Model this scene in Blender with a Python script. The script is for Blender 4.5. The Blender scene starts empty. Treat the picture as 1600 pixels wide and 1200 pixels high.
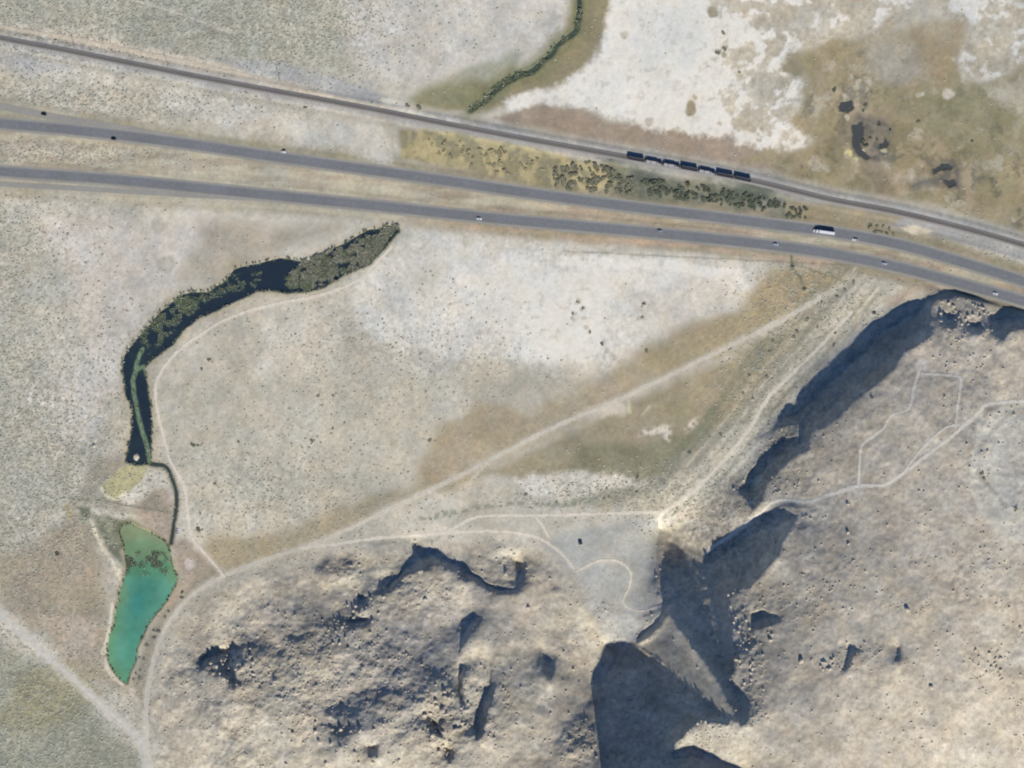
import bpy, bmesh, math, random, time
import numpy as np
T0 = time.time()
scene = bpy.context.scene
# ------------------------------------------------------------------ camera, light, exposure
S = 0.6            # metres per photo pixel on the plain
H = 8000.0         # flying height of the survey camera
cam_d = bpy.data.cameras.new('camera'); cam = bpy.data.objects.new('camera', cam_d)
scene.collection.objects.link(cam); scene.camera = cam
cam.location = (0, 0, H); cam.rotation_euler = (0, 0, 0)
cam_d.sensor_width = 36.0; cam_d.lens = 36.0 * H / (1600 * S)
cam_d.clip_start = 100.0; cam_d.clip_end = 30000.0
SUN_EL = math.radians(37); SDX, SDY = -0.259, -0.966      # direction shadows fall, in map pixels (x right, y down)
TANE = math.tan(SUN_EL)
w = bpy.data.worlds.new("World"); scene.world = w; w.use_nodes = True
nt = w.node_tree
sky = nt.nodes.new('ShaderNodeTexSky'); sky.sky_type = 'NISHITA'; sky.sun_disc = False
sky.sun_elevation = SUN_EL; sky.sun_rotation = math.atan2(-SDX, SDY); sky.altitude = 3000; sky.air_density = 0.8
sky.dust_density = 0.0; sky.ozone_density = 10.0
nt.links.new(sky.outputs[0], nt.nodes['Background'].inputs[0]); nt.nodes['Background'].inputs[1].default_value = 0.104
sun_d = bpy.data.lights.new('sun', 'SUN'); sun = bpy.data.objects.new('sun', sun_d); scene.collection.objects.link(sun)
sun_d.energy = 4.8; sun_d.angle = math.radians(0.5); sun_d.color = (1.0, 0.955, 0.89)
from mathutils import Vector
sun.rotation_euler = Vector((SDX*math.cos(SUN_EL), -SDY*math.cos(SUN_EL), -math.sin(SUN_EL))).to_track_quat('-Z', 'Y').to_euler()
scene.view_settings.view_transform = 'Standard'; scene.view_settings.look = 'None'
scene.view_settings.gamma = 1.0; scene.view_settings.use_curve_mapping = False
scene.view_settings.exposure = 0.0
scene.cycles.filter_width = 2.1
scene.render.resolution_x = 1024; scene.render.resolution_y = 768
# ------------------------------------------------------------------ numeric helpers
def vnoise(X, Y, scale, seed):
    r = np.random.RandomState(seed).rand(128, 128).astype(np.float32)
    x = X/scale; y = Y/scale
    xi = np.floor(x); yi = np.floor(y); fx = (x-xi).astype(np.float32); fy = (y-yi).astype(np.float32)
    fx = fx*fx*(3-2*fx); fy = fy*fy*(3-2*fy)
    xi = xi.astype(np.int64) & 127; yi = yi.astype(np.int64) & 127; x1 = (xi+1) & 127; y1 = (yi+1) & 127
    a = r[yi, xi]; b = r[yi, x1]; c = r[y1, xi]; d = r[y1, x1]
    return (a+(b-a)*fx)*(1-fy)+(c+(d-c)*fx)*fy
def fbm(X, Y, scale, seed, octaves=4, gain=0.5):
    s = 0; a = 1.0; t = 0
    for k in range(octaves):
        an = 0.6*k
        xr = X*math.cos(an)-Y*math.sin(an); yr = X*math.sin(an)+Y*math.cos(an)
        s = s + a*vnoise(xr+71.3*k, yr-33.7*k, scale/(2.0**k), seed+k*7); t += a; a *= gain
    return s/t
def smooth(e0, e1, x):
    t = np.clip((x-e0)/(e1-e0), 0, 1); return t*t*(3-2*t)
def seg_d2(X, Y, a, b):
    ax, ay = a; bx, by = b; dx, dy = bx-ax, by-ay; L = dx*dx+dy*dy+1e-9
    t = np.clip(((X-ax)*dx+(Y-ay)*dy)/L, 0, 1)
    return (X-ax-t*dx)**2+(Y-ay-t*dy)**2
def crop(xs, ys, pts, pad):
    px = [p[0] for p in pts]; py = [p[1] for p in pts]
    i0 = np.searchsorted(xs, min(px)-pad); i1 = np.searchsorted(xs, max(px)+pad)
    j0 = np.searchsorted(ys, min(py)-pad); j1 = np.searchsorted(ys, max(py)+pad)
    return slice(j0, j1), slice(i0, i1)
def sdf_poly(xs, ys, pts, pad=40, WX=None, WY=None):
    """signed distance (px, + inside) on grid, -pad outside the crop"""
    out = np.full((len(ys), len(xs)), -float(pad), np.float32)
    sl = crop(xs, ys, pts, pad)
    X, Y = np.meshgrid(xs[sl[1]], ys[sl[0]])
    if X.size == 0: return out
    if WX is not None: X = X+WX[sl]; Y = Y+WY[sl]
    d2 = np.full(X.shape, 1e9); ins = np.zeros(X.shape, bool)
    n = len(pts)
    for k in range(n):
        a = pts[k]; b = pts[(k+1) % n]
        d2 = np.minimum(d2, seg_d2(X, Y, a, b))
        if a[1] != b[1]:
            c = ((a[1] > Y) != (b[1] > Y)) & (X < (b[0]-a[0])*(Y-a[1])/(b[1]-a[1])+a[0])
            ins ^= c
    d = np.sqrt(d2); out[sl] = np.where(ins, d, -d)
    return out
def dist_line(xs, ys, pts, pad=30, WX=None, WY=None):
    out = np.full((len(ys), len(xs)), float(pad), np.float32)
    for a, b in zip(pts[:-1], pts[1:]):
        sl = crop(xs, ys, [a, b], pad)
        X, Y = np.meshgrid(xs[sl[1]], ys[sl[0]])
        if X.size == 0: continue
        if WX is not None: X = X+WX[sl]; Y = Y+WY[sl]
        out[sl] = np.minimum(out[sl], np.sqrt(seg_d2(X, Y, a, b)))
    return out
def lerp_pts(pts, n=8):
    """Catmull-Rom smoothing of a traced line"""
    P = [np.array(p, float) for p in pts]; P = [2*P[0]-P[1]]+P+[2*P[-1]-P[-2]]; out = []
    for i in range(1, len(P)-2):
        for k in range(n):
            t = k/n
            out.append(tuple(0.5*((2*P[i])+(-P[i-1]+P[i+1])*t+(2*P[i-1]-5*P[i]+4*P[i+1]-P[i+2])*t*t+(-P[i-1]+3*P[i]-3*P[i+1]+P[i+2])*t**3)))
    out.append(tuple(P[-2])); return out
# ------------------------------------------------------------------ the survey: lines and outlines in map pixels
HWY_N = [(-400,150),(-200,172),(0,193),(100,202),(200,213),(300,226),(400,241),(500,255),(600,269),(700,283),(800,298),(900,312),(1000,325),(1100,337),(1200,350),(1300,363),(1400,381),(1500,409),(1600,440),(1750,492),(2000,590)]
HWY_S = [(-400,236),(-200,252),(0,268),(100,275),(200,283),(300,293),(400,303),(500,313),(600,323),(700,334),(800,344),(900,353),(1000,362),(1100,372),(1200,383),(1300,397),(1400,417),(1500,443),(1600,471),(1750,519),(2000,612)]
RAMP_N = [(-200,128),(0,166),(70,180),(120,189),(180,199),(260,213),(330,226)]
RAMP_S = [(-200,268),(0,287),(100,293),(200,299),(300,305),(400,310),(480,315)]
RAIL = [(-400,-25),(-200,18),(0,60),(100,79),(200,99),(300,119),(400,138),(500,156),(600,175),(700,195),(800,214),(900,232),(1000,250),(1100,268),(1175,283),(1250,301),(1300,313),(1400,332),(1500,356),(1600,384),(1750,432),(2000,525)]
RAIL_ROAD = [(-60,31),(0,43),(100,58),(200,78),(300,99),(400,120),(470,137),(560,157),(640,176)]
# dirt tracks: (points, width px, roughness)
TRACKS = [
 ('gravel_road', [(-60,905),(0,958),(50,1003),(100,1048),(150,1094),(200,1138),(225,1172),(238,1260)], 15),
 ('dirt_road', [(230,1190),(228,1100),(240,1030),(262,975),(300,930),(350,900),(420,873),(490,850),(540,828),(600,800),(680,762),(760,722),(840,680),(900,652),(950,632),(1000,609),(1060,580),(1120,550),(1180,521),(1240,490),(1278,466)], 7),
 ('dirt_track', [(470,857),(540,848),(600,840),(660,836),(700,830),(745,808),(820,806),(900,804),(1030,800)], 4.5),
 ('dirt_track', [(700,832),(760,830),(810,833),(850,845),(880,868),(896,888)], 4.5),
 ('dirt_track', [(1032,822),(1034,803),(1060,785),(1090,762),(1130,720),(1170,672),(1200,622),(1240,582),(1290,532),(1330,488)], 6),
 ('dirt_track', [(1103,864),(1130,844),(1160,823),(1190,800),(1205,787),(1225,781),(1262,784),(1300,772),(1340,760),(1380,758),(1400,748),(1430,725),(1470,695),(1495,675),(1530,645),(1550,631),(1660,624)], 5),
 ('dirt_track', [(1341,758),(1343,730),(1345,700),(1355,688),(1380,670),(1395,648),(1420,638),(1430,600),(1438,575)], 4),
 ('dirt_track', [(1440,584),(1495,588),(1501,600),(1496,640),(1493,668)], 3.4),
 ('dirt_track', [(1412,738),(1440,702),(1475,670),(1495,664)], 3.4),
 ('dirt_track', [(612,385),(585,414),(555,440),(500,461),(430,475),(370,492),(320,518),(272,555),(247,590),(243,620),(250,660),(258,690),(264,715),(276,738),(289,762),(293,800),(300,840),(325,870),(350,900)], 4.5),
 ('dirt_track', [(900,893),(935,877),(965,877),(984,893),(984,915),(974,942),(1000,955),(1034,947)], 3.5),
 ('dirt_track', [(836,808),(848,822),(856,838)], 3.5),
 ('service_track', [(-60,31),(0,43),(100,58),(200,78),(300,99),(400,121),(460,135)], 6),
 ('footpath', [(180,-10),(220,3),(260,15),(300,28),(365,52)], 1.8),
 ('footpath', [(274,818),(286,832),(300,843)], 2.4),
]
SLOUGH = [(617,353),(577,360),(553,373),(520,390),(487,407),(467,408),(437,405),(393,415),(367,422),(347,443),(327,458),(300,457),(283,462),(253,487),(230,513),(207,540),(195,557),(192,580),(197,613),(207,640),(207,663),(202,693),(198,720),(213,726),(235,723),(236,700),(236,657),(233,623),(228,593),(224,573),(243,557),(270,537),(290,510),(317,493),(347,480),(373,467),(400,455),(423,453),(450,456),(480,455),(507,447),(537,430),(580,410),(600,387),(623,361)]
POND = [(196,858),(199,885),(194,908),(188,924),(184,950),(180,974),(172,992),(168,1012),(170,1032),(178,1048),(188,1060),(199,1067),(204,1048),(212,1032),(213,1012),(224,990),(234,968),(248,952),(260,938),(272,918),(276,904),(270,886),(265,868),(262,852),(245,838),(225,828),(203,820),(188,826),(190,842)]
DITCH = [(236,724),(258,728),(268,745),(276,772),(273,808),(267,848)]
STREAM = [(908,-30),(905,8),(902,35),(896,52),(872,68),(862,84),(845,98),(832,110),(800,122),(775,140),(755,158),(735,172)]
SPRINGS = [[(1308,155),(1330,158),(1333,168),(1325,178),(1314,172)],[(1331,196),(1345,186),(1352,200),(1345,232),(1358,240),(1368,246),(1352,252),(1338,240),(1332,222)],[(1385,215),(1390,225),(1376,236),(1370,228)],[(1455,262),(1475,252),(1490,256),(1486,262),(1468,266),(1460,272)],[(1470,278),(1492,274),(1496,286),(1480,292)]]
YELLOWPAD = [(197,727),(230,728),(226,745),(206,765),(180,781),(162,773),(158,760),(176,742)]
HILL = [(232,1330),(232,1100),(250,1030),(275,975),(310,935),(360,908),(480,870),(600,850),(700,842),(800,845),(860,860),(900,900),(940,935),(1000,960),(1020,900),(1028,838),(1080,790),(1150,745),(1200,680),(1260,600),(1330,535),(1400,485),(1470,449),(1540,474),(1600,492),(2300,760),(2300,1700),(232,1700)]
SH = [
 [(1477,450),(1450,465),(1420,476),(1390,494),(1366,506),(1351,527),(1342,542),(1324,554),(1300,578),(1279,593),(1267,608),(1249,626),(1231,638),(1219,650),(1207,671),(1186,682),(1219,663),(1246,662),(1247,683),(1222,686),(1198,704),(1180,728),(1165,743),(1153,767),(1165,780),(1175,797),(1192,779),(1195,758),(1210,740),(1231,719),(1246,707),(1264,701),(1265,674),(1288,666),(1312,647),(1336,623),(1360,605),(1378,590),(1396,575),(1411,548),(1432,539),(1456,521),(1450,494),(1453,473),(1468,464),(1489,464),(1496,456)],
 [(1474,488),(1494,490),(1496,505),(1488,515),(1470,506)],
 [(1508,505),(1530,502),(1540,515),(1530,521),(1512,518)],
 [(1543,492),(1570,481),(1600,487),(1680,500),(1680,512),(1600,512),(1580,515),(1566,532),(1551,522),(1543,507)],
 [(1032,825),(1042,829),(1054,832),(1068,843),(1093,859),(1105,866),(1124,853),(1156,833),(1184,811),(1205,797),(1226,794),(1247,806),(1236,822),(1222,846),(1212,871),(1187,899),(1170,915),(1145,921),(1134,919),(1136,948),(1142,976),(1145,1025),(1146,1060),(1164,1081),(1171,1095),(1168,1128),(1158,1134),(1153,1126),(1121,1060),(1089,1018),(1054,969),(1044,955),(1032,975),(1012,993),(993,1004),(995,992),(1022,972),(1036,953),(1035,937),(1026,909),(1021,881),(1025,843)],
 [(946,1008),(985,1011),(1010,1020),(1040,1040),(1060,1062),(1080,1078),(1110,1098),(1141,1122),(1135,1130),(1105,1124),(1085,1128),(1072,1145),(1055,1158),(1052,1172),(1085,1165),(1110,1178),(1130,1192),(1170,1202),(1200,1262),(1200,1300),(948,1300),(942,1240),(935,1180),(928,1120),(921,1067),(945,1030)],
 [(650,850),(657,851),(660,857),(671,860),(685,859),(694,868),(706,875),(720,877),(730,887),(741,894),(751,900),(762,910),(774,915),(806,918),(803,892),(800,871),(822,877),(820,915),(808,927),(774,925),(755,915),(744,905),(725,905),(716,892),(702,888),(692,885),(678,879),(664,886),(636,893),(606,923),(603,915),(622,896),(638,878),(645,863)],
 [(843,1013),(868,1030),(868,1045),(860,1064),(852,1056),(846,1035)],
 [(721,1040),(726,1045),(721,1060),(723,1080),(728,1104),(719,1097),(713,1070),(712,1055)],
 [(762,1032),(768,1060),(772,1075),(770,1095),(762,1105),(752,1150),(745,1155),(738,1135),(742,1115),(752,1095),(754,1075),(764,1068)],
 [(672,1122),(685,1130),(692,1152),(682,1150),(672,1134)],[(695,1166),(710,1168),(709,1185),(700,1192),(693,1180)],
 [(570,1164),(592,1161),(589,1180),(575,1183)],
 [(335,1015),(360,1011),(379,1009),(376,1030),(365,1043),(371,1063),(366,1077),(355,1060),(344,1051),(350,1030),(322,1035),(313,1046),(312,1030)],
 [(738,958),(752,962),(745,975),(731,990),(723,1005),(716,1020),(717,1000),(728,975)],
 [(1325,1010),(1350,1012),(1332,1022),(1327,1037),(1322,1048),(1315,1050),(1321,1025)],[(1397,1008),(1406,1010),(1405,1034),(1398,1030)],
 [(1172,958),(1192,953),(1203,958),(1218,960),(1220,971),(1205,975),(1190,980),(1174,984)],
 [(558,929),(572,931),(570,950),(556,948)],[(540,968),(574,966),(575,974),(545,978)],
]
SH_COARSE = [p for p in SH]
DIM = [([(1046,962),(1060,985),(1089,1024),(1121,1066),(1150,1128),(1140,1120),(1108,1095),(1058,1058),(1035,1034),(1008,1017),(996,1008),(1030,990)], 0.70, 14),
 ([(765,945),(748,985),(705,1045),(655,1100),(565,1150),(520,1185),(498,1110),(560,1075),(640,1030),(700,975),(738,945)], 0.72, 5),
 ([(650,885),(605,925),(545,965),(430,1020),(395,1018),(500,965),(560,925),(620,890)], 0.68, 4),
 ([(1150,780),(1250,640),(1330,565),(1450,475),(1420,470),(1330,545),(1230,630),(1160,730),(1100,800),(1050,830),(1110,855)], 0.35, 2),
]
# ------------------------------------------------------------------ hill relief: a height field whose steep faces fall away from the sun where the survey shows them
def box(a, n=1):
    for _ in range(n):
        p = np.pad(a, 1, mode='edge')
        a = (p[:-2, 1:-1]+2*p[1:-1, 1:-1]+p[2:, 1:-1])/4
        p = np.pad(a, 1, mode='edge')
        a = (p[1:-1, :-2]+2*p[1:-1, 1:-1]+p[1:-1, 2:])/4
    return a
def prior(X, Y):
    g = lambda cx, cy, sx, sy, h: h*np.exp(-((X-cx)/sx)**2-((Y-cy)/sy)**2)
    return g(560,1120,260,170,34)+g(760,1010,150,130,10)+g(1450,950,330,420,78)+g(1350,640,160,120,18)
def solve_level(step, z0, its):
    xs = np.arange(-200, 1801, step, dtype=float); ys = np.arange(-120, 1401, step, dtype=float)
    X, Y = np.meshgrid(xs, ys); h = step*S
    m = np.zeros(X.shape)
    for p in SH_COARSE: m = np.maximum(m, np.clip((sdf_poly(xs, ys, p, 30)+2.0)/step+0.5, 0, 1))
    P = prior(X, Y); TL = TANE*0.99/(1-TANE*((X-800)*SDX+(Y-600)*SDY)*S/H)      # sun slope as measured on the leaning perspective map
    def G(z):
        gx = np.zeros_like(z); gy = np.zeros_like(z)
        gx[:, :-1] = (z[:, 1:]-z[:, :-1])/h; gy[:-1] = (z[1:]-z[:-1])/h
        return SDX*gx+SDY*gy, -SDY*gx+SDX*gy
    def GT(a, b):
        gx = SDX*a-SDY*b; gy = SDY*a+SDX*b; z = np.zeros_like(a)
        z[:, 1:] += gx[:, :-1]/h; z[:, :-1] -= gx[:, :-1]/h
        z[1:] += gy[:-1]/h; z[:-1] -= gy[:-1]/h
        return z
    def lap(z):
        p = np.pad(z, 1, mode='edge'); return (p[:-2, 1:-1]+p[2:, 1:-1]+p[1:-1, :-2]+p[1:-1, 2:]-4*z)
    pd, pp = G(P)
    ta = np.maximum(pd*0.8, -0.32*TANE); tb = pp.copy(); wa = np.ones_like(P); wb = np.ones_like(P)
    for poly, k, wt in DIM:
        f = smooth(-6, 10, sdf_poly(xs, ys, poly, 30)); ta = ta*(1-f)+(-k*TL)*f; wa = wa+wt*f
    ta = ta*(1-m)+(-1.055*TL)*m; wa = wa*(1-m)+40*m; wb = wb*(1-m)+0.4*m
    hs = sdf_poly(xs, ys, HILL, 60)
    c = 0.012*smooth(8, -25, hs)
    c = c+0.004*np.exp(-((X-1000)/90)**2-((Y-880)/80)**2); zt = 8*smooth(20, 60, hs)
    c = c+0.01*np.exp(-((X-1035)/30)**2-((Y-815)/22)**2)
    sm = 0.012
    def A(z):
        a, b = G(z); return GT(wa*a, wb*b)+c*z+sm*lap(lap(z))
    rhs = GT(wa*ta, wb*tb)+c*zt
    dg = 2*(wa+wb)/h/h+c+20*sm
    z = z0; r = rhs-A(z); y = r/dg; p = y.copy(); rz = (r*y).sum()
    for i in range(its):
        Ap = A(p); al = rz/(p*Ap).sum(); z = z+al*p; r = r-al*Ap; y = r/dg; rn = (r*y).sum(); p = y+(rn/rz)*p; rz = rn
    return xs, ys, z
def resample(xs, ys, z, X1, Y1):
    fx = np.clip((X1-xs[0])/(xs[1]-xs[0]), 0, len(xs)-1.001); fy = np.clip((Y1-ys[0])/(ys[1]-ys[0]), 0, len(ys)-1.001)
    i = fx.astype(int); j = fy.astype(int); a = fx-i; b = fy-j
    return (z[j, i]*(1-a)+z[j, i+1]*a)*(1-b)+(z[j+1, i]*(1-a)+z[j+1, i+1]*a)*b
xs, ys, zz = solve_level(20, np.zeros((77, 101)), 400)
for st, its in ((10, 400), (5, 350)):
    x1 = np.arange(-200, 1801, st, dtype=float); y1 = np.arange(-120, 1401, st, dtype=float)
    X1, Y1 = np.meshgrid(x1, y1); xs, ys, zz = solve_level(st, resample(xs, ys, zz, X1, Y1), its)
# fine grid, with coarse rings running out to the horizon of the sheet
STEP = 1.5625
fxs = np.arange(-64*STEP, 1600+64*STEP+.1, STEP); fys = np.arange(-56*STEP, 1200+56*STEP+.1, STEP)
ring = np.cumsum(STEP*1.28**np.arange(1, 26))
GX = np.concatenate([fxs[0]-ring[::-1], fxs, fxs[-1]+ring]); GY = np.concatenate([fys[0]-ring[::-1], fys, fys[-1]+ring])
PX, PY = np.meshgrid(GX, GY)
WX = (fbm(PX, PY, 14, 11, 3)-0.5)*9; WY = (fbm(PX, PY, 14, 12, 3)-0.5)*9       # ragged outlines
WX2 = (fbm(PX, PY, 60, 13, 4)-0.5)*50; WY2 = (fbm(PX, PY, 60, 14, 4)-0.5)*50   # drifting soft edges
Z = box(resample(xs, ys, zz, PX, PY), 3).astype(np.float32)
hs = sdf_poly(GX, GY, HILL, 80)
HILLF = smooth(-12, 25, hs)
Z = Z*np.maximum(smooth(-70, -5, hs), 0)
msh = np.full(Z.shape, -30.0, np.float32)
for p in SH: msh = np.maximum(msh, sdf_poly(GX, GY, p, 30, WX*0.5, WY*0.5))
rock = smooth(0.50, 0.72, fbm(PX, PY, 90, 41, 3))*(.75-.45*smooth(1150, 1300, PX))
for cx, cy, rx, ry, k in ((500,1060,230,110,.9),(700,1120,110,90,1.0),(640,930,110,50,.8),(1165,1010,40,110,1.0),(1330,1030,60,30,.6),(350,1040,60,50,.9),(1110,1150,70,40,.7),(1270,930,60,60,.5),(1200,720,70,70,.7),(1520,500,100,40,.8),(1540,1030,40,40,.5),(760,900,110,30,.5)):
    rock = np.maximum(rock*0.995, k*np.exp(-((PX-cx)/rx)**2-((PY-cy)/ry)**2))
rock = rock*HILLF
wedge = smooth(-2, 6, sdf_poly(GX, GY, DIM[0][0], 30)); rock = rock*(1-.9*wedge)
trk = np.min([dist_line(GX, GY, lerp_pts(p_, 5), 24)-w_/2 for _, p_, w_ in TRACKS], axis=0); calm = smooth(-1, 9, trk)*(1-.7*wedge)
rock = rock*calm
n1 = fbm(PX, PY, 9, 51, 3)-0.5; n2 = fbm(PX, PY, 45, 52, 4)-0.5
rid = 1-np.abs(2*fbm(PX, PY*.7, 22, 53, 5, .6)-1)*1.6
lumps = np.maximum(0, fbm(PX, PY, 10, 54, 2)-0.60)
inside = smooth(-2, 3, msh)
lefth = smooth(960, 860, PX)*HILLF
tv = fbm(PX, PY*1.25, 64, 55, 5, .55)+.12*n2; tv2 = fbm(PX+.6*PY, PY-.3*PX, 30, 56, 4, .55)
ledge = sum(smooth(a, a+.016, tv) for a in (.40, .455, .51, .565, .62))*2.4+sum(smooth(a, a+.02, tv2) for a in (.42, .5, .58))*1.1
Z = Z+ledge*np.clip(rock-.12, 0, 1)*(.14+.26*lefth)*calm*(1-.9*inside)
Z = Z+lefth*(1-.6*inside)*(fbm(PX*.8+PY*.5, PY*.8-PX*.5, 46, 57, 4, .5)-.5)*5*calm
Z = Z+HILLF*(1-0.6*inside)*(n2*2.6+n1*0.6*calm)+rock*(1-0.8*inside)*(n1*0.8+rid*1.5+lumps*2.2)
Z = Z-HILLF*np.minimum(np.maximum(msh, 0)*S*0.55, 5.0+n1*2)
# plains: only a faint swell
Z = Z+(1-HILLF)*((fbm(PX, PY, 30, 61, 3)-0.5)*0.35)
# embankments and graded beds
dN = dist_line(GX, GY, lerp_pts(HWY_N, 4), 40); dS = dist_line(GX, GY, lerp_pts(HWY_S, 4), 40)
dRN = dist_line(GX, GY, lerp_pts(RAMP_N, 4), 40); dRS = dist_line(GX, GY, lerp_pts(RAMP_S, 4), 40)
dRail = dist_line(GX, GY, lerp_pts(RAIL, 4), 60)
dRoad = np.minimum(np.minimum(dN, dS), np.minimum(dRN+3, dRS+4))
k = smooth(20, 12.5, dRoad); Z = Z*(1-k)+0.30*k
k = smooth(17, 9, dRail); Z = Z*(1-k)+0.9*k
# water beds
sl_sd = sdf_poly(GX, GY, SLOUGH, 30, WX*0.45, WY*0.45); pd_sd = sdf_poly(GX, GY, POND, 30, WX*0.4, WY*0.4)
dt_d = dist_line(GX, GY, lerp_pts(DITCH, 4), 20, WX*0.2, WY*0.2); st_d = dist_line(GX, GY, lerp_pts(STREAM, 4), 30, WX*0.5, WY*0.5)
WLEV = -0.7
def basin(Z, sd, depth):
    k = smooth(-2.5, 1.5, sd); return Z*(1-k)-depth*k
Z = basin(Z, sl_sd, 1.6); Z = basin(Z, pd_sd, 1.8); Z = basin(Z, 2.2-dt_d, 1.3); Z = basin(Z, 2.6+1.6*(n2+0.1)*2-st_d, 1.2)
sp_sd = np.full(Z.shape, -30., np.float32)
for p in SPRINGS: sp_sd = np.maximum(sp_sd, sdf_poly(GX, GY, p, 20, WX*1.3, WY*1.3)-1.5+n1*5)
Z = basin(Z, sp_sd, 1.2)
print('terrain', Z.min(), Z.max(), Z.shape)
KCAL = (0.94,0.955,1.01)
# ------------------------------------------------------------------ colours of the ground (its own soil, salt, grass; lit only by the sun and sky)
def lin(c):
    c = np.array(c, float)/255; return np.where(c <= 0.04045, c/12.92, ((c+0.055)/1.055)**2.4)
KF = np.array(KCAL)
def alb(c): return np.clip(lin(c)/KF, 0.004, 0.88)
big = fbm(PX, PY, 160, 101, 5); mid = fbm(PX, PY, 38, 102, 4); fin = fbm(PX, PY, 6.5, 103, 3); grit = vnoise(PX, PY, 2.6, 104)
grit2 = vnoise(PX+0.4*PY, PY-0.4*PX, 4.2, 105)
COL = np.zeros(PX.shape+(3,), np.float32)
def mixin(f, c): 
    f = f[..., None]; c = np.asarray(c, np.float32)
    COL[:] = COL*(1-f)+(c if c.ndim == 3 else c[None, None])*f
def two(c0, c1, t): 
    t = t[..., None]; return (alb(c0)*(1-t)+alb(c1)*t).astype(np.float32)
def area(pts, c, feather=12, drift=1.0, k=1.0, c2=None, n=None, ragged=0.0):
    sd = sdf_poly(GX, GY, pts, feather*2+45, WX2*drift+WX*ragged, WY2*drift+WY*ragged)
    sd = sd+((fin-.5)*.9+(mid-.5)*1.3+(grit-.5)*.5)*feather*(1-.5*(feather < 6))
    f = smooth(-feather, feather, sd)*k
    mixin(f, two(c, c2, mid if n is None else n) if c2 is not None else alb(c))
def line(pts, wd, c, feather=3, k=1.0, drift=0.0, c2=None, dash=None):
    d = dist_line(GX, GY, pts, wd+feather+6, WX2*drift+WX*0.25, WY2*drift+WY*0.25)
    f = smooth(wd/2+feather, wd/2-feather*0.6, d)*k
    if dash is not None: f = f*smooth(dash[0], dash[1], fin)
    mixin(f, two(c, c2, mid) if c2 is not None else alb(c))
def blob(x, y, r, c, k=1.0, e=1.0, ry=None):
    ry = ry or r
    f = k*smooth(1.25, 0.75, np.hypot((PX+WX-x)/r, (PY+WY-y)/ry)); mixin(f, alb(c))
mixin(np.ones(PX.shape), two((177,173,160), (202,197,184), smooth(0.3, 0.7, big)))
mixin(smooth(0.45, 0.75, mid)*0.5, alb((186,180,166)))
area([(-900,-700),(560,-700),(560,60),(540,140),(430,120),(300,95),(150,55),(0,30),(-900,-60)], (160,162,150), 25, 1, .9, (178,175,160))
area([(545,0),(900,-60),(870,60),(800,100),(700,140),(580,120),(545,60)], (190,187,178), 20, .7, .9, (205,201,193))
area([(-900,300),(60,310),(110,420),(60,520),(100,640),(150,700),(90,800),(60,870),(-900,860)], (168,167,155), 30, 1.2, .9, (180,176,163))
area([(70,330),(330,350),(300,440),(220,500),(180,600),(140,690),(60,620),(110,520),(90,420)], (195,189,181), 25, 1, .8, (203,199,191))
area([(-900,920),(0,1000),(60,1040),(120,1090),(215,1180),(230,1700),(-900,1700)], (146,148,132), 16, .5, 1, (160,159,144))
area([(120,1020),(160,1090),(120,1130),(60,1150),(0,1130),(40,1060)], (152,146,112), 18, 1, .6)
area([(0,868),(70,850),(115,790),(150,850),(168,930),(158,1030),(195,1085),(140,1060),(70,990),(0,935)], (150,142,120), 12, .6, .9, (168,155,138))
area([(60,950),(130,960),(150,1010),(110,1020),(80,990)], (196,182,168), 14, 1, .55)
area([(240,620),(560,560),(720,600),(690,740),(560,810),(380,880),(310,830),(270,720)], (182,177,160), 25, 1, .75, (197,191,175))
area([(310,868),(330,840),(420,830),(520,800),(640,762),(700,720),(760,735),(600,800),(500,845),(360,890)], (147,139,110), 12, .5, .8, (160,148,124))
area([(230,770),(265,760),(270,850),(240,840),(210,800)], (165,148,132), 8, .3, .8)
area([(140,735),(160,720),(200,725),(160,760),(200,790),(240,770),(260,800),(170,800),(110,790)], (138,132,118), 8, .3, .7)
area([(270,850),(290,840),(340,890),(300,920),(275,950),(262,940),(280,900)], (158,142,125), 6, .2, .7)
area([(205,1070),(215,1040),(235,985),(262,945),(300,905),(340,880),(350,895),(270,960),(240,1030),(225,1110)], (140,134,118), 5, .2, .9, (158,152,136))
# meadow and stream side
area([(1195,428),(1330,412),(1290,455),(1250,492),(1100,562),(960,628),(850,672),(760,716),(690,757),(640,762),(668,712),(700,668),(750,632),(830,645),(880,612),(960,582),(1000,530),(1100,500),(1180,470)], (160,151,128), 18, .7, .9, (172,160,140))
area([(690,660),(760,640),(800,660),(780,690),(720,740),(660,752)], (150,140,108), 14, .8, .7)
area([(1110,740),(1200,610),(1300,490),(1370,430),(1450,445),(1400,480),(1330,530),(1260,600),(1180,690),(1100,780),(1020,800),(900,795)], (178,173,157), 8, .4, .85, (194,188,168))
area([(1380,470),(1430,445),(1480,440),(1440,455),(1390,480)], (184,160,138), 7, .2, .6)
area([(905,-200),(975,-200),(950,30),(935,80),(890,130),(800,155),(740,178),(670,180),(630,165),(700,132),(780,125),(830,100),(878,60),(893,20)], (140,134,106), 8, .35, 1, (154,142,118))
area([(640,150),(720,110),(820,80),(800,130),(740,170),(650,170)], (128,132,104), 8, .4, .6)
area([(770,178),(850,162),(1000,192),(1150,212),(1250,235),(1250,300),(1100,268),(1000,238),(800,204)], (146,135,120), 7, .4, 1, (160,146,132))
area([(1262,215),(1232,190),(1255,130),(1215,112),(1225,85),(1300,66),(1400,50),(1480,60),(1500,130),(1530,130),(1640,70),(2200,60),(2200,520),(1620,372),(1500,338),(1300,300),(1150,255),(1240,232)], (144,138,108), 14, .7, 1, (164,150,126))
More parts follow.
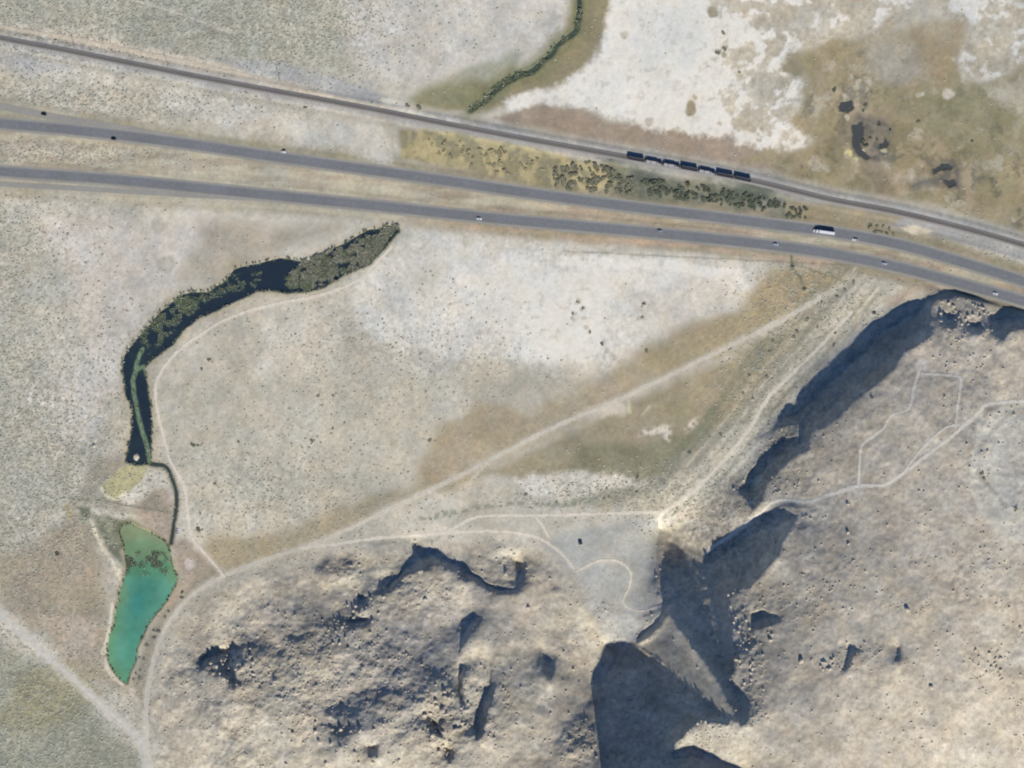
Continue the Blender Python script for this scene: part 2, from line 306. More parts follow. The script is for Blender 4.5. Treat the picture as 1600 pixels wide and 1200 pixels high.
M4 = [(1262,235),(1240,190),(1265,130),(1300,75),(1400,60),(1480,70),(1510,140),(1640,90),(1800,80),(1800,400),(1620,365),(1500,335),(1300,290),(1200,255)]
m4 = smooth(-8, 12, sdf_poly(GX, GY, M4, 40, WX2*.5, WY2*.5))
mixin(m4*smooth(.52, .62, fbm(PX, PY, 42, 170, 6, .66))*.6, two((112,112,88), (134,122,96), fin)); mixin(m4*smooth(.54, .64, fbm(PX, PY, 36, 171, 6, .66))*.55, two((168,150,124), (176,164,144), fin))
mixin(m4*smooth(.60, .68, fbm(PX, PY, 26, 172, 5, .66))*.5, alb((190,184,168))); mixin(m4*smooth(.62, .70, fbm(PX, PY, 30, 173, 5, .66))*.6, alb((98,100,90)))
area([(1360,60),(1460,60),(1450,120),(1400,130),(1350,110)], (166,162,150), 14, .8, .7)
area([(1400,150),(1620,120),(1620,260),(1500,240),(1420,200)], (134,134,108), 20, 1, .5)
area([(1420,40),(1520,10),(1500,70),(1470,140),(1440,100)], (160,146,120), 10, .6, .7)
area([(1330,230),(1370,240),(1400,310),(1380,315),(1340,260)], (128,118,100), 5, .2, .6)
area([(1335,180),(1395,195),(1385,240),(1350,248),(1332,225)], (96,96,94), 9, .5, .85, (132,124,112), smooth(.35,.65,fbm(PX,PY,12,150,3)), ragged=1)
area([(1318,190),(1340,180),(1345,240),(1310,235),(1290,215),(1300,200)], (118,112,98), 9, .5, .6, (150,138,116), smooth(.4,.6,fbm(PX,PY,12,151,3)), ragged=1)
area([(1445,255),(1500,250),(1500,292),(1420,300),(1410,288),(1460,285)], (98,97,94), 8, .5, .8, (138,128,108), smooth(.4,.6,fbm(PX,PY,12,152,3)), ragged=1)
blob(1234,111,22,(138,134,116),.8,ry=16); blob(1236,150,16,(165,160,148),.5)
# salt flats
SALT = (219,216,207); SALT2 = (229,226,217)
salt1 = [(958,-200),(948,30),(935,80),(900,112),(880,130),(830,146),(783,155),(800,172),(850,163),(900,165),(960,180),(1000,197),(1080,205),(1150,216),(1190,236),(1242,230),(1262,213),(1230,192),(1256,128),(1215,112),(1225,84),(1300,60),(1372,38),(1425,5),(1430,-200)]
area(salt1, SALT, 7, .35, 1, SALT2, ragged=1.6)
salt2 = [(1500,128),(1488,90),(1520,40),(1440,-10),(1450,-200),(2300,-200),(2300,30),(1620,75),(1570,110),(1530,130)]
area(salt2, (208,206,198), 7, .5, .9, (220,218,212), ragged=1)
area([(1540,140),(1600,105),(1700,90),(1640,180),(1560,165)], (186,180,165), 12, .7, .7)
area([(1000,10),(1080,5),(1105,60),(1080,110),(1010,105),(985,60)], (213,214,208), 12, .3, .8)
line([(1110,0),(1125,15),(1135,50),(1130,85),(1100,105)], 8, (175,168,150), 5, .8, .1, dash=(.4,.62))
line([(1170,200),(1175,170),(1205,150),(1230,125)], 12, (165,160,148), 6, .7, .2, dash=(.35,.6))
line([(1365,60),(1400,25),(1395,10)], 16, (168,158,138), 8, .8, .2, dash=(.3,.55)); line([(1310,-5),(1350,0)],9,(170,150,125),4,.8)
blob(1079,170,9,(150,138,112),.95,ry=12); blob(1085,152,5,(160,150,128),.8); blob(1114,18,8,(150,142,118),.9); blob(1122,82,5,(150,145,125),.9); blob(1131,76,5,(150,145,125),.9); blob(1130,88,4,(150,145,125),.9)
for q in ((1243,11,5),(1252,22,5),(1258,49,6),(1155,113,3),(1125,193,5),(1015,190,6),(1215,60,3),(1200,92,3),(1290,20,3),(1057,203,6),(977,57,7)): blob(*q, (172,166,150), .75)
blob(1252,22,2.5,(224,222,214),1); blob(1257,49,3,(224,222,214),1)
blob(1437,148,7,(212,208,196),.9,ry=4); blob(1482,146,9,(196,190,180),.8)
blob(1326,240,7,(214,204,150),.9); blob(1348,236,4,(224,220,190),1); blob(1380,236,4,(204,196,160),.8); blob(1325,183,3,(220,210,190),.9,ry=6); blob(1335,251,7,(206,200,150),.8,ry=4)
area([(625,358),(700,359),(780,383),(880,402),(960,406),(1040,408),(1140,425),(1150,437),(1210,428),(1212,440),(1190,470),(1120,500),(1060,518),(1000,540),(960,572),(890,596),(830,588),(760,560),(690,540),(600,520),(545,480),(560,440),(600,400)], (202,199,190), 26, 1.2, .8, (213,211,203))
area([(760,400),(860,408),(1040,412),(1145,430),(1148,440),(1080,470),(980,470),(960,560),(880,590),(820,575),(720,500),(720,430)], SALT, 36, 1.2, .85, SALT2)
area([(560,440),(600,400),(640,370),(730,380),(730,560),(600,540),(530,500)], (208,205,196), 26, .9, .55)
line([(880,408),(960,412),(1040,414),(1140,431)], 16, SALT2, 5, .7)
area([(960,450),(1080,430),(1190,455),(1100,500),(1010,520),(980,480)], (196,190,178), 18, 1, .6)
area([(640,370),(800,390),(820,480),(700,520),(620,470)], (204,202,194), 20, 1, .6)
area([(660,420),(700,410),(698,450),(650,448)], (184,182,170), 12, .6, .6)
area([(1195,428),(1330,412),(1290,455),(1250,492),(1100,562),(960,628),(850,672),(760,716),(690,757),(640,762),(668,712),(700,668),(750,632),(830,645),(880,612),(960,582),(1000,530),(1100,500),(1180,470)], (160,151,128), 12, .45, .9, (172,160,140))
area([(1205,425),(1330,412),(1300,450),(1150,530),(1060,570),(1000,585),(1000,545),(1120,505)], (152,142,112), 12, .5, .8, (166,152,124))
area([(760,735),(950,645),(1100,578),(1250,502),(1300,470),(1220,560),(1160,645),(1090,700),(1020,748),(900,738),(800,745)], (144,138,112), 9, .4, .92, (162,150,128))
area([(900,690),(1000,700),(1080,680),(1130,620),(1100,700),(1010,750),(880,735)], (128,128,106), 10, .6, .7)
area([(1090,700),(1160,640),(1250,520),(1310,440),(1350,430),(1240,560),(1170,660),(1080,740),(960,790),(860,790),(1000,760)], (125,127,116), 8, .5, .7, (150,145,128))
area([(808,750),(830,738),(900,738),(985,744),(985,756),(930,762),(880,764),(830,770)], (216,211,202), 7, .4, .95, (202,198,184), ragged=.8)
area([(900,650),(950,628),(978,634),(975,652),(940,655)], (200,192,178), 6, .4, .8)
line([(1002,678),(1042,671),(1041,686)], 9, (212,202,188), 5, .95, .12, dash=(.36,.58)); line([(1072,673),(1087,658)], 9, (208,196,180), 5, .95, .12, dash=(.36,.58)); line([(1003,648),(1016,634)], 3, (190,180,160), 2, .8)
line([(982,628),(984,644)], 5, (196,192,160), 2, .9); line([(1040,668),(1045,640)],3,(150,140,115),2,.3)
area([(795,690),(850,665),(880,680),(830,700)], (180,168,145), 7, .5, .5)
for q in ((903,472),(898,488),(910,482),(895,497),(912,498),(915,513),(922,519),(1006,475),(1003,497),(941,536),(950,549),(1008,548),(1185,436)): blob(q[0], q[1], 4.5, (160,152,136), .6)
area([(760,565),(960,585),(900,620),(800,640),(720,600)], (176,171,156), 18, 1, .6)
area([(300,352),(440,345),(540,360),(400,400),(350,440),(290,440),(310,390)], (156,150,134), 14, .7, .75, (176,166,152))
blob(258,412,14,(165,163,152),.6); blob(247,352,10,(172,170,160),.5,ry=16)
area([(40,455),(130,470),(130,560),(70,600),(20,540)], (190,186,172), 18, 1, .5)
line([(702,362),(701,460)], 5, (190,188,180), 3, .5)
sa = smooth(0.60, 0.72, COL[..., 1]*KF[1])
sa2 = smooth(.42, .52, COL[..., 1]*KF[1])
ptch = smooth(.52, .60, fbm(PX, PY, 46, 140, 5, .68)+.09*smooth(1080, 1280, PX))*smooth(0, 60, PY+60)
mixin(sa2*ptch*smooth(1000, 1180, PX)*smooth(420, 300, PY)*.85, two((160,150,128), (190,184,168), fin))
mixin(sa*smooth(.55, .7, fbm(PX, PY, 26, 141, 4, .6))*.22, alb((198,195,184)))
mixin(sa*smooth(.62, .70, fbm(PX, PY, 11, 142, 3, .6))*.35, alb((186,180,166)))
crk = np.abs(fbm(PX, PY, 34, 143, 4, .6)-.5); mixin(sa*smooth(.012, .0, crk)*.18, alb((184,180,168)))
# corridor of the highway and the railway
d = dRoad+WX*0.5
mixin(smooth(34, 18, d), two((162,156,140), (182,176,158), mid))
f = smooth(600, 760, PX); dmed = np.minimum(np.abs(dN-22), 99)
mixin(f*smooth(30, 16, np.minimum(dN, dS)+WX*.6)*0.85, two((142,134,112), (172,152,134), smooth(.3, .7, fbm(PX*.25, PY, 14, 77, 3))))
med = (sdf_poly(GX, GY, HWY_N+HWY_S[::-1], 40) > 0)*1.0
mixin(med*0.6, two((160,148,130), (186,180,158), smooth(.35, .65, fbm(PX*.15, PY, 9, 78, 3))))
north = (sdf_poly(GX, GY, [(p[0], p[1]) for p in HWY_N]+[(2000,-300),(-400,-300)], 60) > 0)
mixin(smooth(26, 14, dN+WX*.5)*north*smooth(1640, 300, PX)*0.8, two((146,143,120), (162,156,136), mid))
area([(-200,60),(0,110),(200,150),(330,172),(520,200),(600,220),(618,248),(520,232),(400,216),(300,204),(120,170),(0,150),(-200,130)], (170,166,152), 8, .4, .8, (192,187,172))
area([(230,135),(330,150),(450,178),(540,196),(600,190),(622,215),(612,250),(560,238),(470,216),(380,205),(250,170)], (196,191,178), 10, .5, .8, (206,203,194))
area([(0,72),(80,85),(110,110),(40,118),(-10,100)], (180,178,176), 8, .3, .8)
mixin(smooth(27, 15, dRail+WX*.4)*0.85, two((160,157,146), (180,176,164), mid))
mixin(smooth(16, 10, dRail+WX*.15)*0.95, two((160,159,156), (180,178,172), mid))
railS = dist_line(GX, GY, [(p[0]-4, p[1]+15) for p in RAIL], 40, WX*.2, WY*.2)
mixin(smooth(9, 4, railS)*smooth(1180, 1260, PX), two((146,146,146), (158,157,154), mid))
mixin(smooth(8, 4, railS)*smooth(1260, 700, PX)*smooth(560,680,PX)*.8, two((164,160,150), (176,170,158), mid))
rr = dist_line(GX, GY, lerp_pts(RAIL_ROAD, 4), 30, WX*.3, WY*.3)
mixin(smooth(13, 6, rr)*.9, two((192,182,163), (206,197,180), mid))
area([(330,92),(440,98),(560,133),(612,152),(622,166),(560,157),(450,131),(390,116)], (163,165,164), 5, .1, .95, (170,172,170))
area([(590,152),(615,152),(650,172),(680,182),(660,186),(615,172)], (204,200,186), 4, .1, .9)
area([(690,180),(740,188),(740,195),(700,192)], (205,203,196), 4, .1, .8); 
area([(1408,356),(1430,354),(1458,362),(1450,367),(1425,366)], (212,202,180), 3, .1, .95); area([(1312,334),(1342,334),(1340,342),(1318,344),(1304,350)], (196,190,172), 3, .1, .9)
area([(625,200),(700,206),(850,236),(900,250),(985,262),(980,300),(880,296),(800,282),(700,262),(625,246)], (146,140,114), 5, .2, 1, (178,167,130), smooth(.42, .62, fbm(PX, PY, 16, 79, 3)))
line([(640,205),(641,246)], 6, (178,166,128), 3, .7); line([(756,236),(757,254)], 3, (190,178,130), 2, .8)
area([(940,250),(1100,280),(1235,312),(1230,340),(1100,322),(960,304)], (100,106,96), 16, .8, 1, (128,128,110), smooth(.4,.6,fbm(PX,PY,15,154,4)), ragged=.8)
area([(1230,312),(1330,322),(1420,340),(1350,362),(1230,342)], (150,140,112), 6, .3, .9, (160,148,126))
area([(1440,365),(1640,430),(1640,455),(1560,420),(1440,385)], (150,142,118), 7, .3, .7)
line([(880,392),(1040,400),(1200,408),(1325,414)], 2, (112,108,88), 1.5, .45); line([(1237,400),(1238,420),(1250,432),(1256,448)], 3, (98,100,84), 2, .8); line([(1240,412),(1320,440)],2,(110,108,88),2,.6)
line([(1495,458),(1530,465),(1565,480)], 3, (90,90,80), 2, .7)
# hills
HC = two((174,166,151), (194,186,168), smooth(.3, .7, fbm(PX, PY, 120, 91, 5)))
hedge = smooth(-8, 14, hs+WX*.8)
mixin(hedge, HC)
mixin(hedge*smooth(1180, 1300, PX)*0.8, two((192,182,164), (209,199,180), mid))
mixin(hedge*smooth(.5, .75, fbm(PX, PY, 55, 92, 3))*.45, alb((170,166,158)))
mixin(hedge*smooth(.55, .8, fbm(PX, PY, 40, 94, 3))*.5, alb((212,198,176)))
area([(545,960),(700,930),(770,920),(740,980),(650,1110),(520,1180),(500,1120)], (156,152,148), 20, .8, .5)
area([(1290,690),(1400,560),(1470,520),(1700,560),(1700,1000),(1500,960),(1330,860)], (208,197,178), 30, 1, .55)
area([(1530,650),(1640,640),(1640,850),(1570,840),(1530,800),(1518,720)], (208,204,190), 8, .2, .8, (216,212,200))
for r, k in ((92,1),(76,.6),(62,.6)):
    dr = np.abs(np.hypot((PX-1612)/1.0, (PY-738)/1.15)-r); mixin(smooth(8, 3, dr+WX*.2)*k*smooth(1512, 1530, PX+20), alb((222,216,198)))
line([(1530,735),(1537,750),(1560,775),(1570,790)], 5, (160,154,140), 4, .6)
blob(1440,572,10,(230,222,206),.95,ry=12); blob(1440,585,5,(210,204,190),.8)
area([(872,832),(1030,808),(1031,835),(1022,872),(1026,912),(1036,940),(1034,952),(1000,990),(985,1008),(950,1005),(915,940),(885,890),(850,850)], (168,170,166), 8, .25, .9, (176,175,168))
area([(1160,740),(1250,640),(1330,560),(1440,480),(1420,560),(1300,690),(1250,740)], (160,155,142), 10, .5, .5)
# old ruts, berms and a scrub-lined wash running along the valley floor
VAL = [(1020,812),(1060,790),(1098,752),(1135,708),(1172,662),(1204,612),(1245,570),(1290,522),(1330,478),(1362,440)]
for off, c_, w_, k_ in ((-62,(112,116,100),12,.55),(-50,(124,126,112),9,.6),(-36,(198,192,174),3,.6),(-26,(140,136,122),3,.55),(-17,(200,194,178),2.5,.6),(-10,(146,142,128),2.5,.5),(9,(150,146,132),3,.5),(15,(202,196,176),3,.6),(22,(148,144,130),3,.5),(29,(196,190,168),3,.5)):
    line([(x_+off*.70, y_+off*.62) for x_, y_ in VAL[1:]], w_, c_, 3, k_, .10, dash=(.25,.55))
area([(178,812),(205,806),(235,826),(262,850),(266,872),(200,886),(192,862),(180,838)], (126,136,106), 5, .2, .8, (108,114,92), smooth(.4,.6,fbm(PX,PY,9,155,3)), ragged=.8)
line([(735,762),(742,742),(748,720)], 3, (196,188,168), 3, .6); line([(775,722),(758,728),(748,738),(728,760)], 4, (204,196,178), 3, .6); line([(690,775),(668,768),(650,775)], 5, (206,196,180), 3, .7)
line([(560,846),(640,846),(700,838)], 8, (138,140,126), 4, .6, dash=(.35,.6)); line([(640,812),(720,798),(800,786),(880,788),(950,776),(1000,760)], 7, (118,124,108), 4, .7, .1, dash=(.35,.6))
# wet ground
mixin(smooth(-16, 2, sl_sd)*.7, two((150,146,122), (168,158,138), mid))
mixin(smooth(-3, 0, sl_sd)*.7, alb((112,116,94)))
mixin(smooth(-9, -1, pd_sd)*.8, two((140,142,108), (165,150,124), mid))
mixin(smooth(9, 3, dt_d)*.7, alb((138,132,110))); mixin(smooth(4, 2, dt_d)*.9, alb((70,78,70)))
mixin(smooth(26, 8, st_d+(mid-.5)*14)*.6, alb((128,128,98))); mixin(smooth(11, 4, st_d)*.75, alb((104,112,86)))
mixin(smooth(-5, 1, sp_sd)*.8, alb((85,85,78)))
area(YELLOWPAD, (164,161,124), 2, .05, 1, (182,178,142), ragged=.4)
line([(158,762),(165,774),(180,781),(200,768)], 3, (214,210,186), 1.5, .9)
area([(144,805),(165,800),(205,812),(215,830),(190,860),(196,888),(170,860),(150,820)], (102,106,88), 5, .3, .9, (132,134,112), smooth(.4,.6,fbm(PX,PY,9,153,3)), ragged=.6)
area([(120,790),(150,800),(160,830),(150,850),(130,830)], (128,124,106), 6, .3, .6)
area([(120,792),(142,792),(140,812),(128,806)], (88,100,80), 3, .1, .8)
line([(108,778),(160,782),(200,790),(262,800)], 3, (122,122,108), 2, .7); line([(105,790),(108,810)],6,(178,160,118),4,.7)
line([(142,812),(147,828),(156,848),(168,868),(178,882),(183,895),(187,905)], 4.5, (214,206,182), 1.6, 1); blob(184,893,5,(214,208,186),1)
line([(176,944),(173,965),(170,985),(166,1000),(160,1018)], 4, (214,206,184), 1.6, 1); line([(164,1030),(168,1045),(178,1058),(190,1068)], 5, (208,198,178), 2, .9); blob(161,1018,4,(214,208,186),1)
line([(268,945),(285,925),(300,900)], 8, (184,166,144), 5, .5); blob(297,880,8,(198,190,186),.7)
blob(214,715,5,(170,172,140),1)
# halo along each dirt track, and general grain
for nm, pts, wd in TRACKS:
    dd = dist_line(GX, GY, lerp_pts(pts, 5), wd+14, WX*.15, WY*.15)
    mixin(smooth(wd/2+6, wd/2-1, dd)*.45, alb((196,190,176))*(1+0*1))
SCRUB = np.clip(sum(k*np.exp(-((PX-x)/a)**2-((PY-y)/b)**2) for x, y, a, b, k in ((-60,380,120,110,.9),(0,680,170,170,1),(60,820,90,90,.7),(30,1150,170,130,1.2),(200,30,330,60,1.1),(460,30,110,90,1),(60,150,140,30,.8),(250,165,170,25,.6),(120,238,160,18,.9),(420,780,200,90,.5),(600,560,200,90,.35),(-200,0,300,2000,.4),(1200,640,70,130,.8),(1060,770,110,40,.8),(1280,470,80,60,.9),(920,770,120,30,.7),(450,1050,250,120,.35),(1520,410,120,25,.5),(1120,830,60,60,.9))), 0, 1)
SCRUB = SCRUB*smooth(13, 18, dRoad)*smooth(-5, -12, sl_sd)*smooth(-5, -10, pd_sd)
gr = (grit-0.5)*(0.18+0.42*SCRUB+0.10*HILLF)+(grit2-0.5)*(0.08+0.22*SCRUB+0.08*HILLF)+(fin-0.5)*(0.20+.25*HILLF+.2*SCRUB)
saltf = smooth(.52, .62, COL[..., 1]*KF[1]) if False else smooth(0.60, 0.72, COL[..., 1]*KF[1])
gr = gr*(1-.6*saltf)*smooth(700, 100, np.hypot(np.maximum(np.abs(PX-800)-800, 0), np.maximum(np.abs(PY-600)-600, 0)))
COL = COL*(1+gr[..., None])
mot = fbm(PX, PY, 34, 160, 6, .68)-.5; mot2 = fbm(PX, PY, 70, 161, 6, .66)-.5
COL = COL*(1+(mot*.50+mot2*.30)[..., None]*(1-.75*saltf[..., None])*(1-.35*HILLF[..., None]))
ns = (1-saltf)*(1-HILLF); COL = COL*(1+ns[..., None]*mot2[..., None]*np.array((.10, .0, -.10)))
uu = (PX*-.675+PY*.738); vv = (PX*.738+PY*.675); strk = fbm(uu*.1, vv, 9, 162, 4, .6)-.5
vf = smooth(-6, 12, sdf_poly(GX, GY, [(1110,740),(1200,610),(1300,490),(1370,430),(1460,445),(1400,485),(1330,540),(1240,640),(1150,760),(1060,800)], 40)); COL = COL*(1+.95*vf[..., None]*strk[..., None])
uh = fbm(PX*.35+PY*.2, PY*.5-PX*.3, 16, 163, 5, .62)-.5; COL = COL*(1+.6*HILLF[..., None]*uh[..., None])
tint = (fbm(PX, PY, 22, 131, 3)-0.5)*(1-.5*saltf)
COL = COL*(1+tint[..., None]*np.array((0.10, 0.01, -0.12)))
pale = smooth(.80, .93, vnoise(PX, PY, 3.4, 133))*SCRUB; mixin(pale*.5, alb((212,210,198)))
dk = smooth(.72, .88, vnoise(PX, PY, 4.5, 134))*(.25+.75*SCRUB)*(1-saltf)*(1-.6*HILLF); mixin(dk*.5, alb((138,138,122)))
COL = np.clip(COL, 0.003, 0.9).astype(np.float32)

# north faces of the hills: darker grey patches are mixed in above
# ------------------------------------------------------------------ scene helpers
C = scene.collection
def tag(o, label=None, cat=None, group=None, kind=None):
    if label: o['label'] = label
    if cat: o['category'] = cat
    if group: o['group'] = group
    if kind: o['kind'] = kind
    return o
def structure(o): o['kind'] = 'structure'; return o
def gidx(px, py):
    i = int(np.clip(np.searchsorted(GX, px)-1, 0, len(GX)-2)); j = int(np.clip(np.searchsorted(GY, py)-1, 0, len(GY)-2)); return i, j
def zat(px, py):
    i, j = gidx(px, py); a = (px-GX[i])/(GX[i+1]-GX[i]); b = (py-GY[j])/(GY[j+1]-GY[j])
    return float((Z[j, i]*(1-a)+Z[j, i+1]*a)*(1-b)+(Z[j+1, i]*(1-a)+Z[j+1, i+1]*a)*b)
def at(px, py, z=None):
    """survey map pixel + height -> world point"""
    if z is None: z = zat(px, py)
    k = S*(H-z)/H; return Vector(((px-800)*k, (600-py)*k, z))
def npmesh(name, verts, quads, mat, col=None, smooth_=True, tri=False, parent=None, uvless=True):
    me = bpy.data.meshes.new(name); n = len(verts); m = len(quads); s = 3 if tri else 4
    me.vertices.add(n); me.vertices.foreach_set('co', np.asarray(verts, np.float32).ravel())
    me.loops.add(m*s); me.loops.foreach_set('vertex_index', np.asarray(quads, np.int32).ravel())
    me.polygons.add(m); me.polygons.foreach_set('loop_start', np.arange(0, m*s, s, dtype=np.int32))
    me.polygons.foreach_set('use_smooth', np.full(m, smooth_, bool))
    if col is not None:
        a = me.color_attributes.new('Soil', 'FLOAT_COLOR', 'POINT')
        c4 = np.ones((n, 4), np.float32); c4[:, :3] = col; a.data.foreach_set('color', c4.ravel())
    me.update(calc_edges=True); me.materials.append(mat)
    o = bpy.data.objects.new(name, me); C.objects.link(o)
    if parent: o.parent = parent
    return o
def mat(name, col=(.5,.5,.5), rough=.9, attr=False, nscale=0.6, namp=0.25, metal=0, spec=.3, namp2=0.0, nscale2=0.05, tintc=None):
    m = bpy.data.materials.new(name); m.use_nodes = True; nt = m.node_tree; b = nt.nodes['Principled BSDF']
    b.inputs['Roughness'].default_value = rough; b.inputs['Metallic'].default_value = metal; b.inputs['Specular IOR Level'].default_value = spec
    g = nt.nodes.new('ShaderNodeNewGeometry'); no = nt.nodes.new('ShaderNodeTexNoise'); no.inputs['Scale'].default_value = nscale; no.inputs['Detail'].default_value = 4
    nt.links.new(g.outputs['Position'], no.inputs['Vector'])
    mr = nt.nodes.new('ShaderNodeMapRange'); mr.inputs[1].default_value = .25; mr.inputs[2].default_value = .75
    mr.inputs[3].default_value = 1-namp; mr.inputs[4].default_value = 1+namp; nt.links.new(no.outputs[0], mr.inputs[0])
    mx = nt.nodes.new('ShaderNodeVectorMath'); mx.operation = 'SCALE'
    if attr:
        a = nt.nodes.new('ShaderNodeVertexColor'); a.layer_name = 'Soil'; nt.links.new(a.outputs[0], mx.inputs[0])
    else: mx.inputs[0].default_value = tuple(col[:3])
    nt.links.new(mr.outputs[0], mx.inputs['Scale'])
    out = mx.outputs[0]
    if namp2:
        n2_ = nt.nodes.new('ShaderNodeTexNoise'); n2_.inputs['Scale'].default_value = nscale2; n2_.inputs['Detail'].default_value = 6; nt.links.new(g.outputs['Position'], n2_.inputs['Vector'])
        m2 = nt.nodes.new('ShaderNodeMapRange'); m2.inputs[1].default_value = .3; m2.inputs[2].default_value = .7; m2.inputs[3].default_value = 1-namp2; m2.inputs[4].default_value = 1+namp2; nt.links.new(n2_.outputs[0], m2.inputs[0])
        v2 = nt.nodes.new('ShaderNodeVectorMath'); v2.operation = 'SCALE'; nt.links.new(out, v2.inputs[0]); nt.links.new(m2.outputs[0], v2.inputs['Scale']); out = v2.outputs[0]
    nt.links.new(out, b.inputs['Base Color']); return m
def A3(c): return tuple(float(v) for v in alb(c))
M = dict(
 soil=mat('soil', attr=True, rough=1, nscale=1.1, namp=.10, spec=.1, namp2=.05, nscale2=.21),
 dirt=mat('packed_dirt', attr=True, rough=1, nscale=.9, namp=.10, spec=.1),
 water=mat('murky_water', attr=True, rough=.22, nscale=.15, namp=.07, spec=.5),
 asphalt=mat('asphalt', A3((114,117,122)), .85, nscale=.35, namp=.10, namp2=.09, nscale2=.03),
 shoulder=mat('worn_asphalt', A3((146,145,140)), .9, nscale=.5, namp=.10, namp2=.08, nscale2=.05),
 paint=mat('road_paint', (.36,.36,.35), .7, nscale=.8, namp=.25), yellowpaint=mat('yellow_paint', (.36,.30,.16), .7, nscale=.8, namp=.25),
 ballast=mat('ballast_stone', A3((136,134,132)), 1, nscale=1.5, namp=.25, namp2=.1, nscale2=.04),
 sleeper=mat('creosoted_wood', (.15,.135,.125), .9, nscale=1.0, namp=.3), rail=mat('rail_steel', (.16,.12,.10), .5, metal=.6),
 rock=mat('weathered_rock', A3((188,180,166)), 1, nscale=.7, namp=.2, spec=.15), palerock=mat('pale_rock', A3((194,186,170)), 1, nscale=.6, namp=.2, spec=.15),
 leaf=mat('dark_foliage', (.165,.185,.13), .9, nscale=1.2, namp=.45), leaf2=mat('olive_foliage', (.27,.265,.18), .9, nscale=1.2, namp=.4),
 leafy=mat('yellow_foliage', (.48,.43,.26), .9, nscale=1.0, namp=.35), scrub=mat('sagebrush_foliage', (.33,.335,.27), .95, nscale=.5, namp=.35), sage=mat('sage_foliage', (.29,.295,.24), .95, nscale=.5, namp=.4),
 straw=mat('dry_grass', (.42,.40,.30), .95, nscale=.5, namp=.3), reed=mat('reed_leaves', (.34,.39,.26), .9, nscale=.5, namp=.35), reedpale=mat('dry_reed', (.55,.55,.44), .9, nscale=.5, namp=.35),
 wood=mat('weathered_wood', (.10,.075,.055), .9, nscale=1.5, namp=.3), white=mat('white_paint', (.80,.81,.82), .35, spec=.5, namp=.03), silver=mat('silver_paint', (.45,.46,.50), .3, metal=.4, namp=.03),
 black=mat('black_paint', (.012,.013,.018), .3, spec=.5, namp=.1), lilac=mat('pale_blue_paint', (.50,.52,.62), .35, spec=.5, namp=.04), glass=mat('dark_glass', (.015,.018,.022), .1, spec=.6, namp=.05),
 tyre=mat('tyre_rubber', (.02,.02,.02), .9), steel=mat("grey_steel", (.42,.43,.45), .5, metal=.5), lamp=mat('lamp_lens', (.7,.65,.55), .2), redlamp=mat('tail_lens', (.35,.02,.02), .3),
 wagon=mat('dark_blue_wagon_paint', (.05,.06,.085), .6, nscale=.8, namp=.3), coal=mat('coal_load', (.05,.05,.055), .9, nscale=2, namp=.4), deck=mat('pale_deck', (.42,.42,.42), .8, nscale=.6, namp=.18),
 bin=mat('dark_steel_bin', (.04,.04,.045), .6, nscale=1, namp=.2),
)
# ------------------------------------------------------------------ ground and the sheets that lie on it
nj, ni = Z.shape
kk = S*(H-Z)/H
WXg = (PX-800)*kk; WYg = (600-PY)*kk
idx = np.arange(nj*ni).reshape(nj, ni)
F = np.stack([idx[1:, :-1], idx[1:, 1:], idx[:-1, 1:], idx[:-1, :-1]], -1).reshape(-1, 4)
ground = structure(npmesh('ground', np.stack([WXg, WYg, Z], -1).reshape(-1, 3), F, M['soil'], COL.reshape(-1, 3)))
def sheet(name, mask, material, colour, lift=0.05, level=None):
    """faces of the survey grid where mask (at cell centres) is true, raised a few centimetres or laid level as water"""
    f = F[mask.ravel()]; u, inv = np.unique(f, return_inverse=True)
    z = Z.ravel()[u]+lift if level is None else np.full(len(u), level)
    k = S*(H-z)/H; v = np.stack([(PX.ravel()[u]-800)*k, (600-PY.ravel()[u])*k, z], -1)
    return structure(npmesh(name, v, inv.reshape(-1, 4), material, colour.reshape(-1, 3)[u]))
def cc(a): return (a[:-1, :-1]+a[1:, :-1]+a[:-1, 1:]+a[1:, 1:])/4
lift_ = .04
grain = 1+(grit-.5)*.16+(fin-.5)*.26+(grit2-.5)*.12
for nm, pts, wd in TRACKS:
    P_ = lerp_pts(pts, 6)
    d = dist_line(GX, GY, P_, wd/2+8, WX*.12, WY*.12)
    d = d+(fin-.5)*wd*.75+(mid-.5)*wd*.35
    base = {'gravel_road': (198,195,187), 'dirt_road': (203,197,184), 'dirt_track': (222,214,200), 'footpath': (206,202,192), 'service_track': (200,190,172)}[nm]
    d0 = dist_line(GX, GY, P_, wd/2+8, WX*.12, WY*.12); cl = alb(base)[None, None]*(grain*(1-.12*np.exp(-(d0/1.0)**2)*(wd > 3)*(wd < 12)-.06*np.exp(-((d0-3.6)/1.2)**2)*(wd > 12)))[..., None]; t_ = smooth(0, wd/2, d)[..., None]; cl = cl*(1-.45*t_)+COL*.45*t_
    lift_ += .014; sheet(nm, cc(d) < wd/2, M['dirt'], np.clip(cl*(1+.24*HILLF[..., None]), 0, .9).astype(np.float32), lift_)
